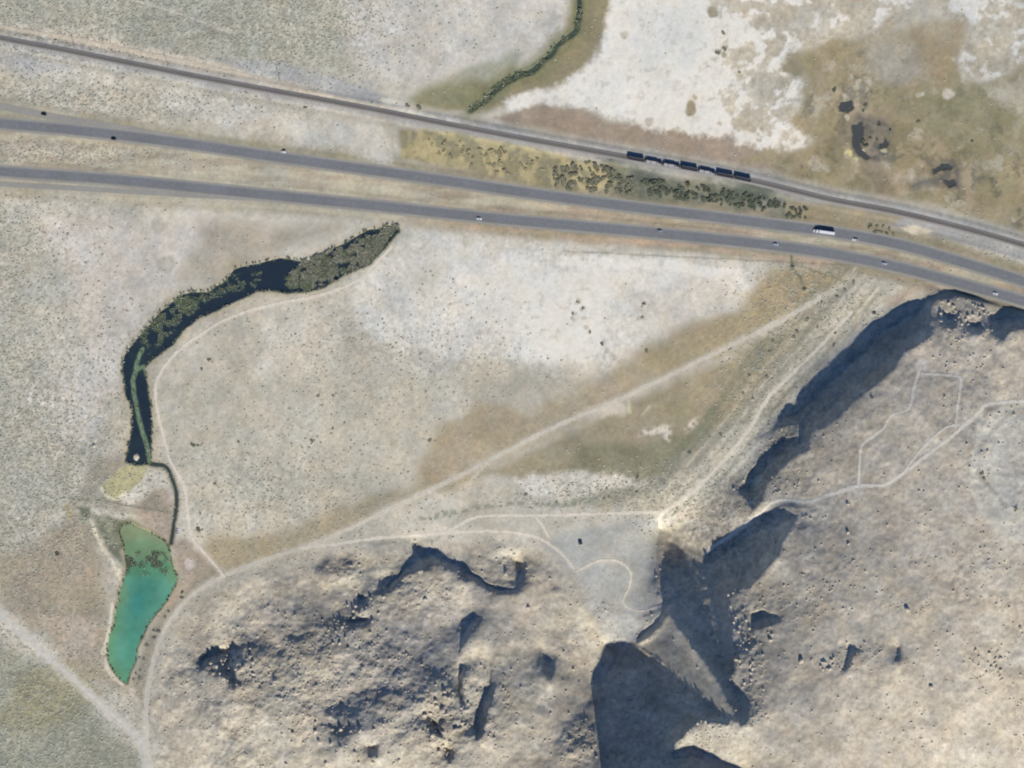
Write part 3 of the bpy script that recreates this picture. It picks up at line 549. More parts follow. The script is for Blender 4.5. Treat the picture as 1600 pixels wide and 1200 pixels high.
# water
wn = fbm(PX, PY, 24, 201, 4); ws = fbm(PX, PY, 9, 202, 3)
def lay(base, f, c): f = f[..., None]; return base*(1-f)+alb(c).astype(np.float32)*f
sw = np.zeros(COL.shape, np.float32)+alb((38,50,62)).astype(np.float32)
zoneA = smooth(0, 1, sdf_poly(GX, GY, [(225,560),(215,520),(260,470),(300,440),(370,425),(420,420),(400,450),(330,470),(290,505),(250,545)], 30)/12)
sw = lay(sw, zoneA*smooth(.42, .62, ws)*.75, (92,112,92)); sw = lay(sw, smooth(.55, .75, wn)*.5, (48,62,68))
algae = dist_line(GX, GY, [(222,545),(214,565),(212,580),(207,596),(210,620),(216,650),(224,680),(231,700),(234,722)], 20, WX*.3, WY*.3)
sw = lay(sw, smooth(4.5, 1.5, algae), (118,142,112))
alg2 = dist_line(GX, GY, [(214,578),(224,572),(232,592),(236,625),(240,650),(240,690)], 20, WX*.3, WY*.3); sw = lay(sw, smooth(4, 1, alg2), (108,130,100))
sw = lay(sw, smooth(15, 5, np.hypot(PX-292+WX, (PY-472+WY)*.8))*.85*smooth(.3, .5, ws), (128,146,104))
zoneB = sdf_poly(GX, GY, [(440,440),(480,405),(560,375),(622,352),(600,388),(580,410),(520,440),(470,456)], 30, WX, WY)
sw = lay(sw, smooth(-3, 5, zoneB)*smooth(.42, .56, ws), (120,134,96))
sheet('slough_water', cc(sl_sd) > -2.2, M['water'], sw, level=WLEV)
pw = np.zeros(COL.shape, np.float32)+alb((92,148,126)).astype(np.float32)
pw = lay(pw, smooth(-1, 7, pd_sd-6)*.0+smooth(16, 4, np.abs(pd_sd)+0*PX)*.55*smooth(930, 1010, PY+PX*.1)*smooth(214, 190, PX), (104,146,100))
pw = lay(pw, np.exp(-((PX-222-(930-PY)*.15)/20)**2-((PY-930)/38)**2)*.95, (68,134,120)); pw = lay(pw, np.exp(-((PX-214)/11)**2-((PY-948)/20)**2)*.8, (60,126,122))
pw = lay(pw, np.exp(-((PX-206+(PY-1000)*.15)/9)**2-((PY-1000)/45)**2)*.8, (72,138,118)); pw = lay(pw, smooth(206, 190, PX)*smooth(900, 920, PY)*smooth(960, 930, PY)*.7, (118,148,112))
pw = lay(pw, smooth(912, 885, PY+WY)*.75, (92,140,104)); pw = lay(pw, smooth(884, 866, PY+WY)*.85, (120,146,112)); pw = lay(pw, smooth(852, 835, PY+WY*2)*.7, (134,144,112))
pw = lay(pw, smooth(.5, .62, ws)*smooth(900, 884, PY)*smooth(858, 872, PY)*smooth(262, 240, PX)*.85, (62,84,76)); pw = lay(pw, smooth(258, 268, PX)*smooth(930, 900, PY)*.5, (120,150,108))
sheet('pond_water', cc(pd_sd+(ws-.5)*3) > -2.2, M['water'], pw*(1+(wn[..., None]-.5)*.45+(ws[..., None]-.5)*.16), level=WLEV)
cd = np.zeros(COL.shape, np.float32)+alb((60,72,70)).astype(np.float32)
sheet('ditch_water', cc(dt_d) < 2.4, M['water'], cd, level=-.8)
sheet('stream_water', cc(st_d) < 3.4, M['water'], lay(cd, smooth(.4, .6, ws)*.8+.2, (92,104,84)), level=-.75)
sheet('spring_water', cc(sp_sd) > -1.5, M['water'], lay(cd, np.full(PX.shape, .8), (78,80,82)), level=-.75)
# paved roads: ribbons on the graded bed
def ribbon(name, pts, o0, o1, z, material, n=6, parent=None, rng=None):
    P_ = [p for p in lerp_pts(pts, n)]; v = []
    for i, p in enumerate(P_):
        a = P_[max(i-1, 0)]; b = P_[min(i+1, len(P_)-1)]; t = Vector((b[0]-a[0], b[1]-a[1])).normalized(); nn = (-t[1], t[0])
        for o in (o0, o1): v.append(at(p[0]+nn[0]*o, p[1]+nn[1]*o, z))
    q = [(2*i+1, 2*i+3, 2*i+2, 2*i) for i in range(len(P_)-1)]
    return npmesh(name, v, q, material, smooth_=False, parent=parent)
structure(ribbon('ramp_road', RAMP_N, -5.5, 5.5, .345, M['shoulder'])); structure(ribbon('ramp_road', RAMP_S, -4, 4, .345, M['shoulder']))
for L_ in (HWY_N, HWY_S):
    structure(ribbon('road_shoulder', L_, -10.8, 10.8, .35, M['shoulder'])); structure(ribbon('road', L_, -7.6, 7.2, .37, M['asphalt']))
    structure(ribbon('road_edge_line', L_, -6.6, -6.35, .38, M['paint'])); structure(ribbon('road_edge_line', L_, 6.35, 6.6, .38, M['yellowpaint']))
    P_ = lerp_pts(L_, 12); v = []; q = []; acc = 0
    for a, b in zip(P_[:-1], P_[1:]):
        t = Vector((b[0]-a[0], b[1]-a[1])); Ls = t.length; t.normalize(); nn = Vector((-t[1], t[0])); s = -acc
        while s < Ls:
            if s >= 0:
                for o, u in ((-.12, 0), (.12, 0), (.12, 5), (-.12, 5)): pp = Vector(a[:2])+t*(s+u)+nn*o; v.append(at(pp[0], pp[1], .38))
                k = len(v); q.append((k-1, k-2, k-3, k-4))
            s += 20.3
        acc = (Ls-(s-20.3)); acc = acc if acc > 0 else 0; acc = min(acc, 20.3)
    structure(npmesh('lane_dashes', v, q, M['paint'], smooth_=False))
# railway
class MB:
    def __init__(s): s.v = []; s.f = []
    def box(s, c, d, rz=0.0, ax=None, taper=1.0):
        cx, cy, cz = c; X_, Y_, Z_ = [q/2 for q in d]; b = len(s.v); ca, sa = math.cos(rz), math.sin(rz)
        for z in (-1, 1):
            k = taper if z > 0 else 1
            for x, y in ((-1,-1),(1,-1),(1,1),(-1,1)):
                xx, yy = x*X_*k, y*Y_*k; s.v.append((cx+xx*ca-yy*sa, cy+xx*sa+yy*ca, cz+z*Z_))
        s.f += [(b+3,b+2,b+1,b),(b+4,b+5,b+6,b+7)]+[(b+i, b+(i+1)%4, b+4+(i+1)%4, b+4+i) for i in range(4)]; return s
    def prism(s, prof, y0, y1, inset=0):
        """side profile (x,z) extruded from y0 to y1"""
        b = len(s.v); n = len(prof)
        for y in (y0, y1):
            for x, z in prof: s.v.append((x, y, z))
        s.f += [tuple(range(b, b+n))[::1], tuple(range(b+2*n-1, b+n-1, -1))]+[(b+(i+1)%n, b+i, b+n+i, b+n+(i+1)%n) for i in range(n)]; return s
    def cyl(s, c, r, h, axis='y', n=14, r2=None):
        b = len(s.v); r2 = r if r2 is None else r2
        for k, (e, rr_) in enumerate(((-h/2, r), (h/2, r2))):
            for i in range(n):
                a = 2*math.pi*i/n; u, w_ = rr_*math.cos(a), rr_*math.sin(a)
                s.v.append({'y': (c[0]+u, c[1]+e, c[2]+w_), 'z': (c[0]+u, c[1]+w_, c[2]+e), 'x': (c[0]+e, c[1]+u, c[2]+w_)}[axis])
        s.f += [tuple(range(b+n-1, b-1, -1)), tuple(range(b+n, b+2*n))]+[(b+i, b+(i+1)%n, b+n+(i+1)%n, b+n+i) for i in range(n)]; return s
    def build(s, name, m, parent=None, bevel=0):
        me = bpy.data.meshes.new(name); me.from_pydata([tuple(v) for v in s.v], [], s.f); me.materials.append(m)
        bm = bmesh.new(); bm.from_mesh(me)
        bmesh.ops.recalc_face_normals(bm, faces=bm.faces)
        if bevel: bmesh.ops.bevel(bm, geom=bm.edges[:], offset=bevel, segments=2, affect='EDGES', profile=.6)
        bm.to_mesh(me); bm.free()
        o = bpy.data.objects.new(name, me); C.objects.link(o)
        if parent: o.parent = parent
        return o
def empty(name, loc, rz=0, scale=None):
    o = bpy.data.objects.new(name, None); C.objects.link(o); o.location = loc; o.rotation_euler = (0, 0, rz); o.empty_display_size = 1
    if scale: o.scale = (scale,)*3 if isinstance(scale, (int, float)) else scale
    return o
def copy_tree(o, parent=None):
    c = o.copy(); C.objects.link(c); c.parent = parent
    for ch in list(o.children): copy_tree(ch, c)
    return c
railway = structure(empty('railway', (0, 0, 0)))
P_ = [at(p[0], p[1], 0) for p in lerp_pts(RAIL, 24)]
prof = [(-3.4, .85), (-2.0, 1.35), (2.0, 1.35), (3.4, .85)]; v = []; q = []
for i, p in enumerate(P_):
    a = P_[max(i-1, 0)]; b = P_[min(i+1, len(P_)-1)]; t = (b-a).normalized(); nn = Vector((-t.y, t.x, 0))
    for o, z in prof: v.append(p+nn*o+Vector((0, 0, z)))
    if i:
        for k in range(3): q.append((4*i-4+k, 4*i+k, 4*i+k+1, 4*i-4+k+1))
o = npmesh('ballast_bed', v, [x[::-1] for x in q], M['ballast'], smooth_=False, parent=railway)
sl = MB(); acc = 0.0; cum = [0.0]
for a, b in zip(P_[:-1], P_[1:]):
    L = (b-a).length; t = (b-a).normalized(); s = .62-acc if acc else 0; rz = math.atan2(t.y, t.x)
    while s < L:
        p = a+t*s
        if abs(p.x) < 620: sl.box((p.x, p.y, 1.40), (.25, 2.6, .14), rz)
        s += .62
    acc = L-(s-.62); cum.append(cum[-1]+L)
o = sl.build('sleepers', M['sleeper'], railway); o['kind'] = 'stuff'
for sgn in (-1, 1):
    v = []; q = []
    for i, p in enumerate(P_):
        a = P_[max(i-1, 0)]; b = P_[min(i+1, len(P_)-1)]; t = (b-a).normalized(); nn = Vector((-t.y, t.x, 0))
        for o, z in ((sgn*.75-.06, 1.47), (sgn*.75-.04, 1.63), (sgn*.75+.04, 1.63), (sgn*.75+.06, 1.47)): v.append(p+nn*o+Vector((0, 0, z)))
        if i:
            for k in range(3): q.append((4*i-4+k, 4*i-4+k+1, 4*i+k+1, 4*i+k))
    npmesh('rail', v, q, M['rail'], smooth_=False, parent=railway)
# ------------------------------------------------------------------ train: open wagons standing on the line
def bogie(par, x):
    m = MB().box((x, 0, .62), (2.4, 2.0, .28)); bg = m.build('bogie', M['tyre'], par)
    for dx in (-.85, .85):
        for sy in (-.75, .75): MB().cyl((x+dx, sy, .46), .46, .13, n=12).build('wheel', M['rail'], bg)
def hopper(name):
    r = empty(name, (0, 0, 0)); L = 15.2
    m = MB(); m.prism([(-L/2, 1.5), (-L/2+1.6, .9), (L/2-1.6, .9), (L/2, 1.5), (L/2, 3.0), (-L/2, 3.0)], -1.5, -1.38); m.prism([(-L/2, 1.5), (-L/2+1.6, .9), (L/2-1.6, .9), (L/2, 1.5), (L/2, 3.0), (-L/2, 3.0)], 1.38, 1.5)
    m.box((-L/2+.06, 0, 2.25), (.12, 2.74, 1.5)).box((L/2-.06, 0, 2.25), (.12, 2.74, 1.5)); m.box((0, 0, 1.25), (L-1.2, 2.74, .5))
    for k in range(-5, 6):
        for sy in (-1.55, 1.55): m.box((k*1.38, sy, 2.15), (.12, .1, 1.6))
    m.build('body', M['wagon'], r)
    n = 16; v = []; f = []; rnd = random.Random(5)
    for i in range(n+1):
        for j in range(6):
            x = -L/2+.2+(L-.4)*i/n; y = -1.33+2.66*j/5; hh = 2.3+.55*math.sin(i*1.15)**2*math.sin(math.pi*j/5)+rnd.uniform(-.06, .06); v.append((x, y, hh))
    f = [(i*6+j, (i+1)*6+j, (i+1)*6+j+1, i*6+j+1) for i in range(n) for j in range(5)]
    c = MB(); c.v = v; c.f = f; c.build('coal_load', M['coal'], r)
    m = MB().box((0, -1.52, 3.06), (L, .34, .12)); m.box((0, 1.52, 3.06), (L, .2, .12)); m.build('rim', M['steel'], r)
    bogie(r, -L/2+1.8); bogie(r, L/2-1.8); MB().box((-L/2-.45, 0, .95), (.9, .3, .25)).build('coupler', M['rail'], r); MB().box((L/2+.45, 0, .95), (.9, .3, .25)).build('coupler', M['rail'], r)
    return r
def flat(name):
    r = empty(name, (0, 0, 0)); L = 15.2
    MB().box((0, 0, 1.05), (L, 1.2, .4)).box((0, -1.4, 1.1), (L, .16, .35)).box((0, 1.4, 1.1), (L, .16, .35)).build('frame', M['wagon'], r)
    MB().box((0, -.1, 1.34), (L, 2.75, .12)).build('deck', M['deck'], r)
    m = MB().box((-1.5, 1.2, 2.0), (L-5, .4, 1.2)); m.box((L/2-2.2, .4, 1.9), (2.6, 1.4, 1.0)); m.build('north_wall', M['wagon'], r)  # dark wall along the north edge, with a block near one end
    for x in (-L/2+.15, L/2-.15): MB().box((x, 0, 2.1), (.3, 2.8, 1.4)).build('end_wall', M['wagon'], r)
    m = MB()
    for k in (-1, 1): MB().box((k*2.9, -.3, 1.75), (.28, 2.3, .7)).build('load_stake', M['wagon'], r)
    bogie(r, -L/2+1.8); bogie(r, L/2-1.8); MB().box((-L/2-.45, 0, .95), (.9, .3, .25)).build('coupler', M['rail'], r); MB().box((L/2+.45, 0, .95), (.9, .3, .25)).build('coupler', M['rail'], r)
    return r
def along_rail(px):
    P2 = lerp_pts(RAIL, 10)
    for a, b in zip(P2[:-1], P2[1:]):
        if a[0] <= px <= b[0]:
            t = (px-a[0])/(b[0]-a[0]); return (px, a[1]+(b[1]-a[1])*t), math.atan2(-(b[1]-a[1]), b[0]-a[0])
hp = hopper('hopper_wagon'); fl = flat('flat_wagon'); used = set()
kinds = 'hffhfhh'
ords = ['westernmost wagon at the head', 'second wagon from the west', 'third wagon from the west', 'middle wagon', 'third wagon from the east', 'second wagon from the east', 'easternmost wagon at the tail']
for k, kd in enumerate(kinds):
    src = hp if kd == 'h' else fl
    o = src if kd not in used else copy_tree(src); used.add(kd)
    (px, py), rz = along_rail(994+k*27.8); o.location = at(px, py, 1.19+.44-.0); o.location.z = 1.63; o.rotation_euler = (0, 0, rz)
    desc = 'dark open hopper wagon filled with coal' if kd == 'h' else 'flat wagon with pale deck'
    tag(o, desc+', '+ords[k]+' of the standing train', 'railway wagon', 'wagons of the train on the railway')
# ------------------------------------------------------------------ road vehicles
def wheel(par, x, y, r=.33, wd=.22):
    w_ = MB().cyl((x, y, r), r, wd, n=16).build('wheel', M['tyre'], par); MB().cyl((x, y+(.02 if y > 0 else -.02), r), r*.58, wd, n=12).build('rim', M['steel'], w_)
def car(name, paint, L=4.7, W_=1.85, kind='sedan'):
    r = empty(name, (0, 0, 0)); h = L/2; wx = W_/2
    m = MB(); m.prism([(-h, .35), (h, .35), (h+.03, .6), (h-.1, .78), (h-1.25, .95), (-h+.75, 1.0), (-h, .92)], -wx, wx); m.build('body', paint, r, bevel=.05)
    if kind == 'sedan': roof = [(h-1.35, .93), (h-2.0, 1.42), (-h+1.35, 1.45), (-h+.7, .97)]
    elif kind == 'van': roof = [(h-.95, .93), (h-1.6, 1.85), (-h+.15, 1.9), (-h+.06, .95)]
    else: roof = [(h-1.6, .93), (h-2.15, 1.65), (-h+2.2, 1.68), (-h+2.0, .95)]
    m = MB(); m.prism(roof, -wx+.13, wx-.13); m.build('cabin_glass', M['glass'], r, bevel=.03)
    x0, z0 = roof[1]; x1, z1 = roof[2]
    MB().box(((x0+x1)/2, 0, max(z0, z1)+.02), (x0-x1-.1, W_-.34, .08)).build('roof', paint, r, bevel=.03)
    if kind == 'pickup':
        m = MB(); m.box((-h+1.0, 0, 1.02), (1.9, W_-.3, .04)); m.build('bed_floor', M['steel'], r)
        m = MB(); m.box((-h+1.0, wx-.08, 1.15), (2.0, .12, .35)); m.box((-h+1.0, -wx+.08, 1.15), (2.0, .12, .35)); m.box((-h+.06, 0, 1.15), (.1, W_-.3, .35)); m.build('bed_side', paint, r)
    for x in (h-.85, -h+.85):
        for y in (-wx+.08, wx-.08): wheel(r, x, y)
    for y in (-wx+.3, wx-.3):
        MB().box((h-.02, y, .68), (.12, .34, .14)).build('headlight', M['lamp'], r); MB().box((-h+.0, y, .78), (.08, .3, .14)).build('tail_light', M['redlamp'], r)
        MB().box((h-1.55, y+(.36 if y > 0 else -.36), 1.02), (.12, .18, .12)).build('mirror', paint, r)
    return r
def heading(line_, px):
    P2 = lerp_pts(line_, 10)
    for a, b in zip(P2[:-1], P2[1:]):
        if a[0] <= px <= b[0]: return math.atan2(-(b[1]-a[1]), b[0]-a[0])
    return 0
def put(o, px, py, z, rz, label, cat, group=None):
    o.location = at(px, py, z); o.rotation_euler = (0, 0, rz); tag(o, label, cat, group)
G_ = 'vehicles on the highway'
put(car('car', M['black'], 4.9, 1.95), 68.5, 178.5, .35, math.pi+heading(RAMP_N, 68), 'black car driving on the ramp beside the upper carriageway at the far left', 'car', G_)
put(car('car', M['black'], 4.7, 1.8), 177.5, 217, .38, math.pi+heading(HWY_N, 177), 'black car in the southern lane of the upper carriageway near the left edge', 'car', G_)
put(car('car', M['white'], 4.8, 1.95), 748.5, 342, .38, heading(HWY_S, 748), 'bright white car on the lower carriageway above the white salt flat', 'car', G_)
put(car('car', M['silver'], 4.8, 1.9), 1031, 361, .38, heading(HWY_S, 1031), 'silver car on the lower carriageway below the coal train', 'car', G_)
put(car('car', M['lilac'], 4.6, 1.85), 1212, 382, .38, heading(HWY_S, 1212), 'pale lavender car on the lower carriageway just west of the white lorry', 'car', G_)
put(car('pickup_truck', M['white'], 5.6, 2.0, 'pickup'), 1336, 375, .38, math.pi+heading(HWY_N, 1336), 'white pickup following the white lorry beside the median', 'pickup truck', G_)
put(car('car', M['lilac'], 4.7, 1.9), 1381.5, 412, .38, heading(HWY_S, 1381), 'pale blue car on the lower carriageway between the white pickup and the ridge', 'car', G_)
put(car('car', M['white'], 4.7, 1.9), 1555, 459, .38, heading(HWY_S, 1555), 'white car on the lower carriageway at the far right above the dark ridge', 'car', G_)
put(car('van', M['white'], 4.4, 1.9, 'van'), 443, 237.5, .36, math.pi+heading(HWY_N, 443), 'white van stopped on the northern shoulder of the upper carriageway', 'van', G_)
put(car('pickup_truck', M['white'], 5.0, 2.1, 'pickup'), 277.5, 830.5, zat(277, 830)+.0, math.radians(82), 'white pickup parked beside the narrow ditch above the green pond', 'pickup truck')
r = empty('lorry', (0, 0, 0))
tr = MB().box((-3.0, 0, 2.65), (14.6, 2.6, 2.8)).build('trailer', M['white'], r, bevel=.06)
m = MB()
for k in range(-6, 7): m.box((-3.0+k*1.1, 0, 4.07), (.05, 2.5, .03))
m.build('roof_seam', M['deck'], tr)
MB().box((-3.0, 0, 1.05), (14.2, 1.0, .35)).build('chassis', M['tyre'], r)
m = MB(); m.prism([(5.0, .7), (9.6, .7), (9.7, 1.5), (8.2, 1.75), (7.7, 2.6), (6.9, 3.5), (5.0, 3.75)], -1.22, 1.22); cb = m.build('cab', M['white'], r, bevel=.07)
MB().prism([(8.32, 1.82), (7.82, 2.62), (7.78, 2.6), (8.25, 1.8)], -1.0, 1.0).build('windscreen', M['glass'], cb)
for y in (-1.15, 1.15): MB().cyl((5.0, y, 2.6), .09, 2.6, 'z', 8).build('exhaust_stack', M['steel'], r); MB().box((9.6, y*.8, 1.15), (.14, .35, .2)).build('headlight', M['lamp'], r); MB().cyl((6.3, y, .85), .35, 1.3, 'x', 12).build('fuel_tank', M['steel'], r)
for x in (8.6, 5.3, 4.1, -7.3, -8.6):
    for y in (-1.05, 1.05): wheel(r, x, y, .5, .4)
put(r, 1287, 362.8, .38, math.pi+heading(HWY_N, 1287), 'long white articulated lorry heading west on the upper carriageway', 'lorry', G_)
# ------------------------------------------------------------------ line-side poles, the bin
def pole():
    r = empty('utility_pole', (0, 0, 0)); MB().cyl((0, 0, 4.6), .19, 9.6, 'z', 10, .12).build('pole', M['wood'], r)
    for z in (8.9, 8.1):
        c_ = MB().box((0, 0.18, z), (2.6, .12, .14)).build('crossarm', M['wood'], r)
        for x in (-1.15, -.4, .4, 1.15): MB().cyl((x, .18, z+.17), .06, .2, 'z', 8, .04).build('insulator', M['glass'], c_)
    return r
pl = pole()
for k, (x, y, lb) in enumerate(((117, 75, 'leftmost of the wooden utility poles north of the railway'), (262, 104, 'middle wooden utility pole north of the railway'), (437, 124, 'wooden utility pole beside the end of the grey gravel strip'))):
    o = pl if k == 0 else copy_tree(pl); put(o, x, y, zat(x, y)-.1, math.radians(75), lb, 'utility pole', 'utility poles along the railway')
r = empty('steel_bin', (0, 0, 0)); MB().box((0, 0, 1.15), (3.2, 2.6, 2.0), taper=1.06).build('body', M['bin'], r)
m = MB()
for k in range(-3, 4):
    for y in (-1.38, 1.38): m.box((k*.48, y, 1.15), (.08, .1, 1.9))
m.build('rib', M['bin'], r); MB().box((0, 0, 2.2), (3.4, 2.8, .1)).build('lid', M['bin'], r)
for x in (-1.2, 1.2): MB().box((x, 0, .09), (.2, 2.4, .18)).build('skid', M['steel'], r)
put(r, 907, 848.5, zat(907, 848.5), .05, 'dark steel bin alone on the pale gravel pad west of the big shadow', 'steel bin')
# ------------------------------------------------------------------ vegetation and rocks
rnd = random.Random(7); npr = np.random.RandomState(7)
def crown_mesh(name, seed, material, n=150, flat=.75):
    q = np.random.RandomState(seed); v = []; lobes = [(q.uniform(-.45, .45), q.uniform(-.45, .45), q.uniform(.35, .7), q.uniform(.3, .5)) for _ in range(6)]
    f = []
    for k in range(n):
        lx, ly, lz, lr = lobes[q.randint(6)]; d = q.normal(size=3); d /= np.linalg.norm(d); d[2] = abs(d[2])*.9-.15
        c = np.array((lx, ly, lz*flat))+d*lr*(.7+.3*q.rand())*np.array((1, 1, flat)); a = q.normal(size=3); a /= np.linalg.norm(a); b = np.cross(a, q.normal(size=3)); b /= np.linalg.norm(b); s = q.uniform(.1, .2)
        i = len(v); v += [c-a*s, c+b*s*.8, c+a*s, c-b*s*.8]; f.append((i, i+1, i+2, i+3))
    me = bpy.data.meshes.new(name); me.from_pydata([tuple(x) for x in v], [], f); me.materials.append(material); return me
def stem_mesh():
    m = MB(); 
    for a in range(5):
        an = a*1.26; dx, dy = math.cos(an)*.3, math.sin(an)*.3; b = len(m.v)
        m.v += [(-.03, -.03, 0), (.03, -.03, 0), (0, .04, 0), (dx, dy, .55)]; m.f += [(b, b+1, b+3), (b+1, b+2, b+3), (b+2, b, b+3)]
    o = m.build('stem', M['wood']); me = o.data; bpy.data.objects.remove(o); return me
STEM = stem_mesh()
CR = {k: [crown_mesh('crown', s*10+i, M[k]) for i in range(4)] for s, k in enumerate(('leaf', 'leaf2', 'leafy', 'sage'))}
protos = {}
def shrub(px, py, rad, key, label, cat, group, name='shrub'):
    i = rnd.randrange(4)
    if (key, i, name) not in protos:
        r = empty(name, (0, 0, 0)); c = bpy.data.objects.new('crown', CR[key][i]); C.objects.link(c); c.parent = r
        s = bpy.data.objects.new('stem', STEM); C.objects.link(s); s.parent = r; protos[(key, i, name)] = r
    else: r = copy_tree(protos[(key, i, name)])
    r.location = at(px, py, zat(px, py)-.05); r.rotation_euler = (0, 0, rnd.uniform(0, 6.28)); s = rad*S; r.scale = (s*rnd.uniform(.95, 1.2), s*rnd.uniform(.9, 1.1), s*rnd.uniform(.4, .65)); tag(r, label, cat, group); return r
ISO = [
 (90,865,5.5,'leaf','dark round shrub alone on the plain left of the green pond'),(311,827,5.5,'leaf','dark round shrub right of the dirt track junction east of the ditch'),
 (313,802,2.6,'leaf2','small shrub just above the dark round shrub east of the ditch'),(301,696,4.5,'leaf','dark shrub, left one of a touching pair east of the slough foot'),
 (309,696,3.2,'leaf2','smaller shrub, right one of a touching pair east of the slough foot'),(336,756,3,'leaf2','small lone shrub below the shrub pair east of the slough'),
 (373,690,3.4,'sage','greyish shrub right of the shrub pair east of the slough'),(497,620,3.2,'leaf2','left shrub of two level ones in the middle of the plain'),
 (521,618,2.8,'leaf2','right shrub of two level ones in the middle of the plain'),(487,689,3.8,'leaf2','dark lone shrub south of the two level shrubs mid plain'),
 (520,669,2.8,'leaf2','small shrub up and right of the dark lone shrub mid plain'),(538,660,2.2,'sage','faint tiny shrub northeast of the small mid plain shrub'),
 (671,688,4.6,'sage','squarish grey green shrub left of the brown meadow tip'),(327,562,3.8,'leaf2','upper shrub of two east of the slough bend'),
 (316,577,3.2,'sage','lower shrub of two east of the slough bend'),(941,537,4.2,'leaf','darkest shrub at the lower edge of the central salt flat'),
 (922,519,2.8,'leaf2','small shrub northwest of the darkest salt flat shrub'),(1006,475,3.6,'leaf2','upper shrub of three in a column on the salt flat'),
 (1003,495,3.4,'leaf2','middle shrub of three in a column on the salt flat'),(1010,548,4,'leaf2','bottom shrub of three in a column on the salt flat'),
 (477,168,4,'leaf','dark green shrub between the railway and the upper carriageway'),(1587,797,4.5,'leaf','dark shrub on the pale round plateau near the right edge'),
 (1534,740,4,'leaf2','upper one of two touching shrubs on the plateau ditch'),(1537,749,3.4,'leaf2','lower one of two touching shrubs on the plateau ditch'),
 (1363,621,4,'leaf','dark shrub above the ridge crest beside the hilltop track'),(1303,540,3.2,'leaf2','shrub on the light slope below the ridge shadow edge'),
 (1305,520,2.8,'leaf2','small shrub above the other on the light slope'),(1366,490,4,'leaf','shrub at the head of the valley beside the ridge shadow'),
 (1519,221,3.5,'leaf','small dark shrub right of the dark springs'),(655,168,5,'leaf2','bushy shrub where the stream meets the railway'),(637,165,4.5,'leaf2','bushy shrub beside the pale gravel end by the railway'),
 (1435,190,4,'leaf2','green shrub in the meadow right of the dark springs'),(1303,140,5,'leaf','dark green shrub above the dark springs'),(1352,163,4,'leaf','dark shrub at the top right of the dark springs'),
 (903,472,3,'leaf2','topmost shrub of the small ring on the salt flat'),(895,490,3,'leaf2','left shrub of the small ring on the salt flat'),(911,482,3,'leaf2','right shrub of the small ring on the salt flat'),
 (1132,77,4,'leaf2','brown shrub on the upper salt flat, right of a close pair'),(1121,83,4,'leaf2','brown shrub on the upper salt flat, left of a close pair'),(1155,114,3,'leaf2','lone small shrub on the upper salt flat'),
 (1131,51,4,'leaf2','shrub north of the close pair on the upper salt flat'),(1257,451,4,'leaf','dark shrub at the end of the small ditch near the gully head'),(1238,416,4.5,'leaf','dark shrub on the small ditch below the lower carriageway'),
]
for x, y, r_, k_, lb in ISO: shrub(x, y, r_, k_, lb, 'shrub', None)
def scatter(n, poly, fn, seed, dmin=0):
    q = np.random.RandomState(seed); xs_ = [p[0] for p in poly]; ys_ = [p[1] for p in poly]; k = 0; placed = []; tries = 0
    while k < n and tries < n*60:
        tries += 1
        x = q.uniform(min(xs_), max(xs_)); y = q.uniform(min(ys_), max(ys_)); ins = False
        for i in range(len(poly)):
            a = poly[i]; b = poly[(i+1) % len(poly)]
            if (a[1] > y) != (b[1] > y) and x < (b[0]-a[0])*(y-a[1])/(b[1]-a[1])+a[0]: ins = not ins
        if ins and all((x-a)**2+(y-b)**2 > dmin*dmin for a, b in placed): fn(x, y, q); placed.append((x, y)); k += 1
def grp(key, lo, hi, label, group, bands=None):
    def fn(x, y, q):
        r_ = q.uniform(lo, hi); size = 'small' if r_ < (lo+hi)/2 else 'large'; extra = ''
        if bands:
            for lim, txt in bands:
                if x < lim: extra = ', '+txt; break
        shrub(x, y, r_, key, size+' '+label+extra, 'shrub', group+extra+' ('+size+')')
    return fn
scatter(62, [(868,262),(925,252),(990,278),(985,302),(900,296),(862,288)], grp('leaf2', 3, 8, 'grey green bush in the thicket west of the train', 'thicket bushes', [(905,'its western third'),(945,'its middle'),(9999,'its eastern end')]), 3, 4)
scatter(84, [(1000,278),(1100,292),(1215,312),(1225,332),(1100,316),(1010,303)], grp('leaf', 3, 8, 'dark green bush in the roadside hedge', 'hedge bushes', [(1035,'below the western wagons'),(1075,'left of centre of the train'),(1120,'below the middle wagons'),(1165,'below the eastern wagons'),(9999,'past the last wagon')]), 4, 3.5)
scatter(40, [(665,212),(760,226),(850,246),(870,255),(850,285),(780,272),(690,250)], grp('leafy', 2.5, 6, 'yellow brush clump beside the railway', 'yellow brush', [(710,'western end of the strip'),(760,'left middle of the strip'),(810,'right middle of the strip'),(9999,'eastern end of the strip')]), 5, 5)
scatter(10, [(1225,318),(1262,325),(1262,345),(1225,342)], grp('leaf', 3.5, 6, 'dark bush at the eastern end of the hedge near the lorry', 'bushes near the lorry'), 6, 6)
scatter(8, [(1348,345),(1385,350),(1400,368),(1360,362)], grp('leaf2', 3, 5, 'olive bush on the verge right of the lorry', 'bushes on the verge right of the lorry'), 8, 6)
scatter(16, [(1245,455),(1330,428),(1360,432),(1330,470),(1290,510),(1230,570),(1170,650),(1090,710),(1040,745),(1020,738),(1100,680),(1160,600),(1220,510)], grp('sage', 2.4, 4.6, 'grey green bush along the dry wash', 'dry wash bushes', [(1090,'at its lower end'),(1160,'beside the lower meadow'),(1230,'beside the middle of the ridge'),(1290,'beside the upper meadow'),(9999,'at its head below the highway')]), 9, 7)
scatter(8, [(810,768),(900,774),(970,752),(1040,735),(1030,760),(950,785),(880,790),(800,778)], grp('sage', 2.2, 4, 'low sage bush north of the straight track', 'straight track sage', [(870,'below the white salt patch'),(950,'right of the white salt patch'),(9999,'near the road fork')]), 10, 7)
